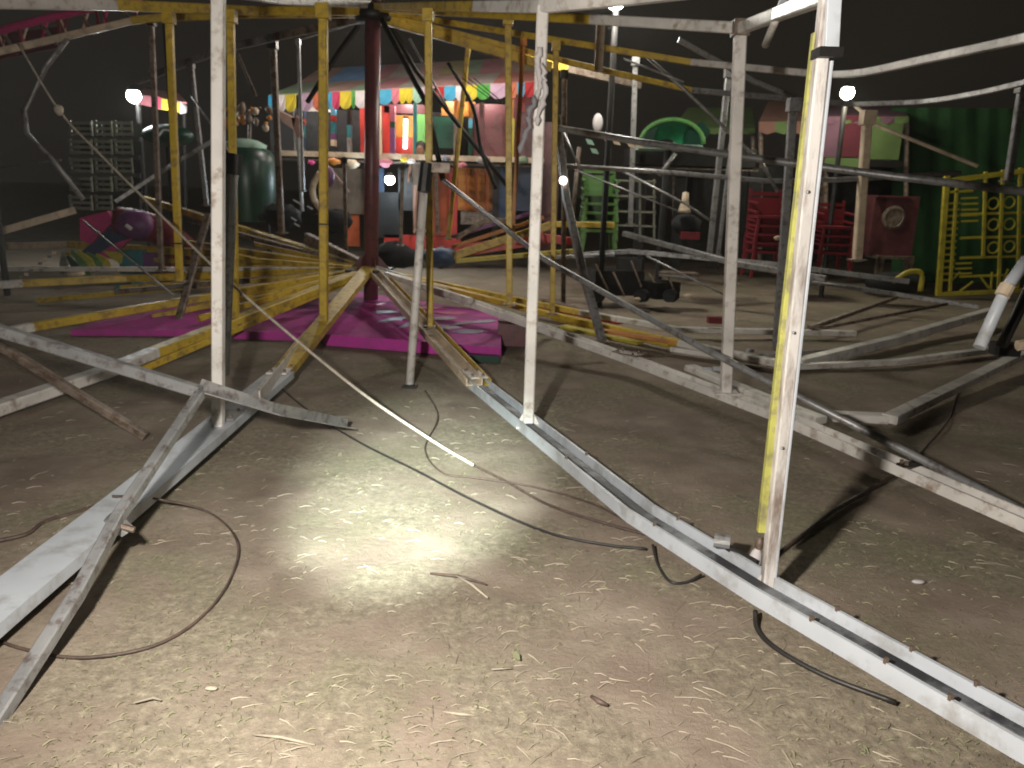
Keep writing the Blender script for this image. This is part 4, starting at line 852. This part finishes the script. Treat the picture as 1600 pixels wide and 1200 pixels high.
# green shell canopy
gs2 = thing('green_shell', P(1050, 260, 12.8), 'bright green hollow shell-shaped car roof with a lime rim, right of centre', 'ride car')
cx, cz, Y = P(1050, 222, 12.8).x, P(1050, 224, 12.8).z, 12.8
vs, fs = [], []
for i in range(13):
    a = math.pi*i/12
    for k in range(5):
        r = math.cos(k*.32); vs.append(Vector((cx+.50*r*math.cos(a), Y+.5*math.sin(k*.32), cz+.36*r*math.sin(a))))
fs = [(i*5+k, i*5+k+1, (i+1)*5+k+1, (i+1)*5+k) for i in range(12) for k in range(4)]
MB().add(vs, fs, 0, True).build('shell', 'shellgreen', gs2)
MB().sweep([Vector((cx+.5*math.cos(math.pi*i/14), Y-.02, cz+.36*math.sin(math.pi*i/14))) for i in range(15)], rnd(.035, 8), 0, (0,-1,0), True).build('rim', 'limegreen', gs2)
MB().slab([P(1002,222,12.7), P(1012,205,12.7), P(1028,198,12.7), P(1020,222,12.7)], (0,.1,0)).build('fin', 'green', gs2)
MB().box((cx, Y+.3, cz-.05), (1.0,.6,.08)).build('seat_rim', 'f_mint', gs2); MB().slab([P(1098,190,12.9), P(1110,205,12.9), P(1100,228,12.9), P(1072,228,12.9), P(1074,205,12.9)], (0,.3,0)).build('side', 'green', gs2)
MB().sweep([Vector((cx, Y+.3, cz-.08)), Vector((cx, Y+.3, 0))], rnd(.06, 8)).build('stand', 'dark', gs2)
# dark ride base in the middle distance
rb = thing('dark_ride_base', P(1090, 300, 14), 'dark low ride platform behind the horizontal pipes right of centre', 'platform')
vp('deck', 990, 228, 1180, 262, 13.6, 1.2, 'dark', rb); vp('rail', 985, 262, 1185, 266, 13.55, .06, 'rusty', rb)
for x in (1000, 1060, 1120, 1175): vp('leg', x-2, 262, x+2, 420, 13.7, .08, 'dark', rb)
# white oval board and shiny pieces
tag(MB().ball(P(934, 192, 11), .10, 0, 12, 8, (.7,.3,1.25)).build('white_oval_board', 'f_white'), 'small white oval board hanging under the brightest lamp', 'board')
for i, (x, y) in enumerate([(921,222),(928,236),(948,218),(962,222),(985,226),(997,227)]):
    tag(MB().slab([P(x-6,y-5,10.6), P(x+4,y-3,10.6), P(x+8,y+5,10.6), P(x-2,y+3,10.6)], (0,.03,.0)).build('foil_strip', 'f_mint' if i < 2 else 'cream'), ['leftmost and mint','second and mint','third','fourth','fifth','rightmost'][i]+' of the shiny scraps hanging on the upper grey pipe', 'scrap', 'shiny scraps on the grey pipe')
# cage behind chairs
cg = thing('wire_cage', P(1000, 370, 12.6), 'grey wire cage frame between the green chairs and the cream bell', 'cage')
for y in (282, 306, 330, 352): MB().sweep([P(962, y, 12.6), P(1025, y+2, 12.6)], boxp(.03,.03)).build('rail', 'crate', cg)
for x in (964, 1000, 1022): MB().sweep([P(x, 280, 12.6), P(x, 378, 12.6)], boxp(.03,.03)).build('upright', 'crate', cg)
bl = thing('cream_bell', P(1068, 332, 11.2), 'small cream bell-shaped lantern hanging right of the wire cage', 'lantern')
c = P(1069, 332, 11.2); MB().lathe(c, [(.0,0),(.095,.0),(.085,.04),(.05,.16),(.045,.27),(0,.29)], 0, 14).build('shade', 'cream', bl); MB().sweep([c+Vector((0,0,.28)), c+Vector((0,0,.55))], rnd(.008, 6)).build('cord', 'dark', bl)
tag(MB().ball(P(1072, 352, 11.4), .2, 0, 12, 8, (1.1,.8,.8), .1).build('grey_sack', 'sack'), 'slumped dark grey sack under the cream bell-shaped lantern', 'sack')
tag(MB().box(P(1078, 368, 11.2), (.24,.2,.1)).build('red_box', 'chairred'), 'small dark red box below the slumped dark grey sack', 'box')
tag(MB().box(P(1118, 500, 8.4), (.17,.1,.07)).build('red_block', 'chairred'), 'small red block on the ground left of the third white post', 'block')
for x, y, lab in [(995,468,'small pale pebble on dark ground between the grey brace and third post'),(1075,463,'small pale pebble left of the third white post'),(1215,372,'tiny shiny cap right of the red chairs')]:
    tag(MB().ball(P(x, y, 9.5), .04, 0, 8, 5, (1.2,.8,.7), .15).build('pebble', 'cream'), lab, 'pebble')
ml = thing('machine_mound', P(1000, 430, 10.5), 'dark green-black covered machine on the ground beyond the middle post', 'machine')
MB().box(P(960, 440, 10.8), (.7,.45,.34), 0, Matrix.Rotation(.2,3,'Z')).box(P(985, 415, 10.9), (.35,.3,.22), 0, Matrix.Rotation(-.3,3,'Z')).box(P(1030, 452, 10.6), (.4,.4,.22), 0, Matrix.Rotation(.5,3,'Z')).build('housing', 'dark', ml)
for a_ in (930, 1000, 1045): MB().sweep([P(a_, 462, 10.3), P(a_+6, 462, 10.45)], rnd(.09, 14)).build('wheel', 'sack', ml)
for a_ in range(5): MB().sweep([P(930+a_*28, 405+random.random()*30, 10.5), P(950+a_*26, 440+random.random()*25, 10.4)], rnd(.014, 6)).build('rod', 'rusty', ml)
MB().box(P(1000,402,10.8), (.05,.05,.05)).build('knob', 'dark', ml); MB().box(P(1060, 428, 10.6), (.5,.3,.05)).build('lid', 'rusty', ml); MB().sweep([P(1030, 430, 10.4), P(1088, 435, 10.4)], rnd(.018,6)).build('handle', 'steel', ml)
# shiny toggles on floor chord near the third post
for x, y, lab in [(1172,548,'shiny small bracket on the grey floor chord right of the third post'),(1105,577,'shiny hook lying on the white floor beam left of the third post'),(1120,576,'shiny bolt on the white floor beam beside the third post')]:
    tag(MB().box(G(x, y, .14), (.07,.03,.03)).build('bracket', 'bluish'), lab, 'bracket')
# ------------------------------------------------------------------ thin haze volume added for a veil of light around the lamps
hz = MB().box((0, 195, 5.2), (460, 460, 12.6)).build('haze', 'dark', None, (0, 195, 5))
hm = bpy.data.materials.new('veil_haze'); hm.use_nodes = True; hn = hm.node_tree.nodes; hn.remove(hn['Principled BSDF'])
pv = hn.new('ShaderNodeVolumePrincipled'); pv.inputs['Density'].default_value = .0009; pv.inputs['Color'].default_value = (.9,.9,.88,1); pv.inputs['Anisotropy'].default_value = .5
hm.node_tree.links.new(pv.outputs[0], hn['Material Output'].inputs['Volume'])
hz.data.materials.clear(); hz.data.materials.append(hm)
tag(hz, 'thin haze added over the fairground for a glowing veil round the lamps', kind='stuff')
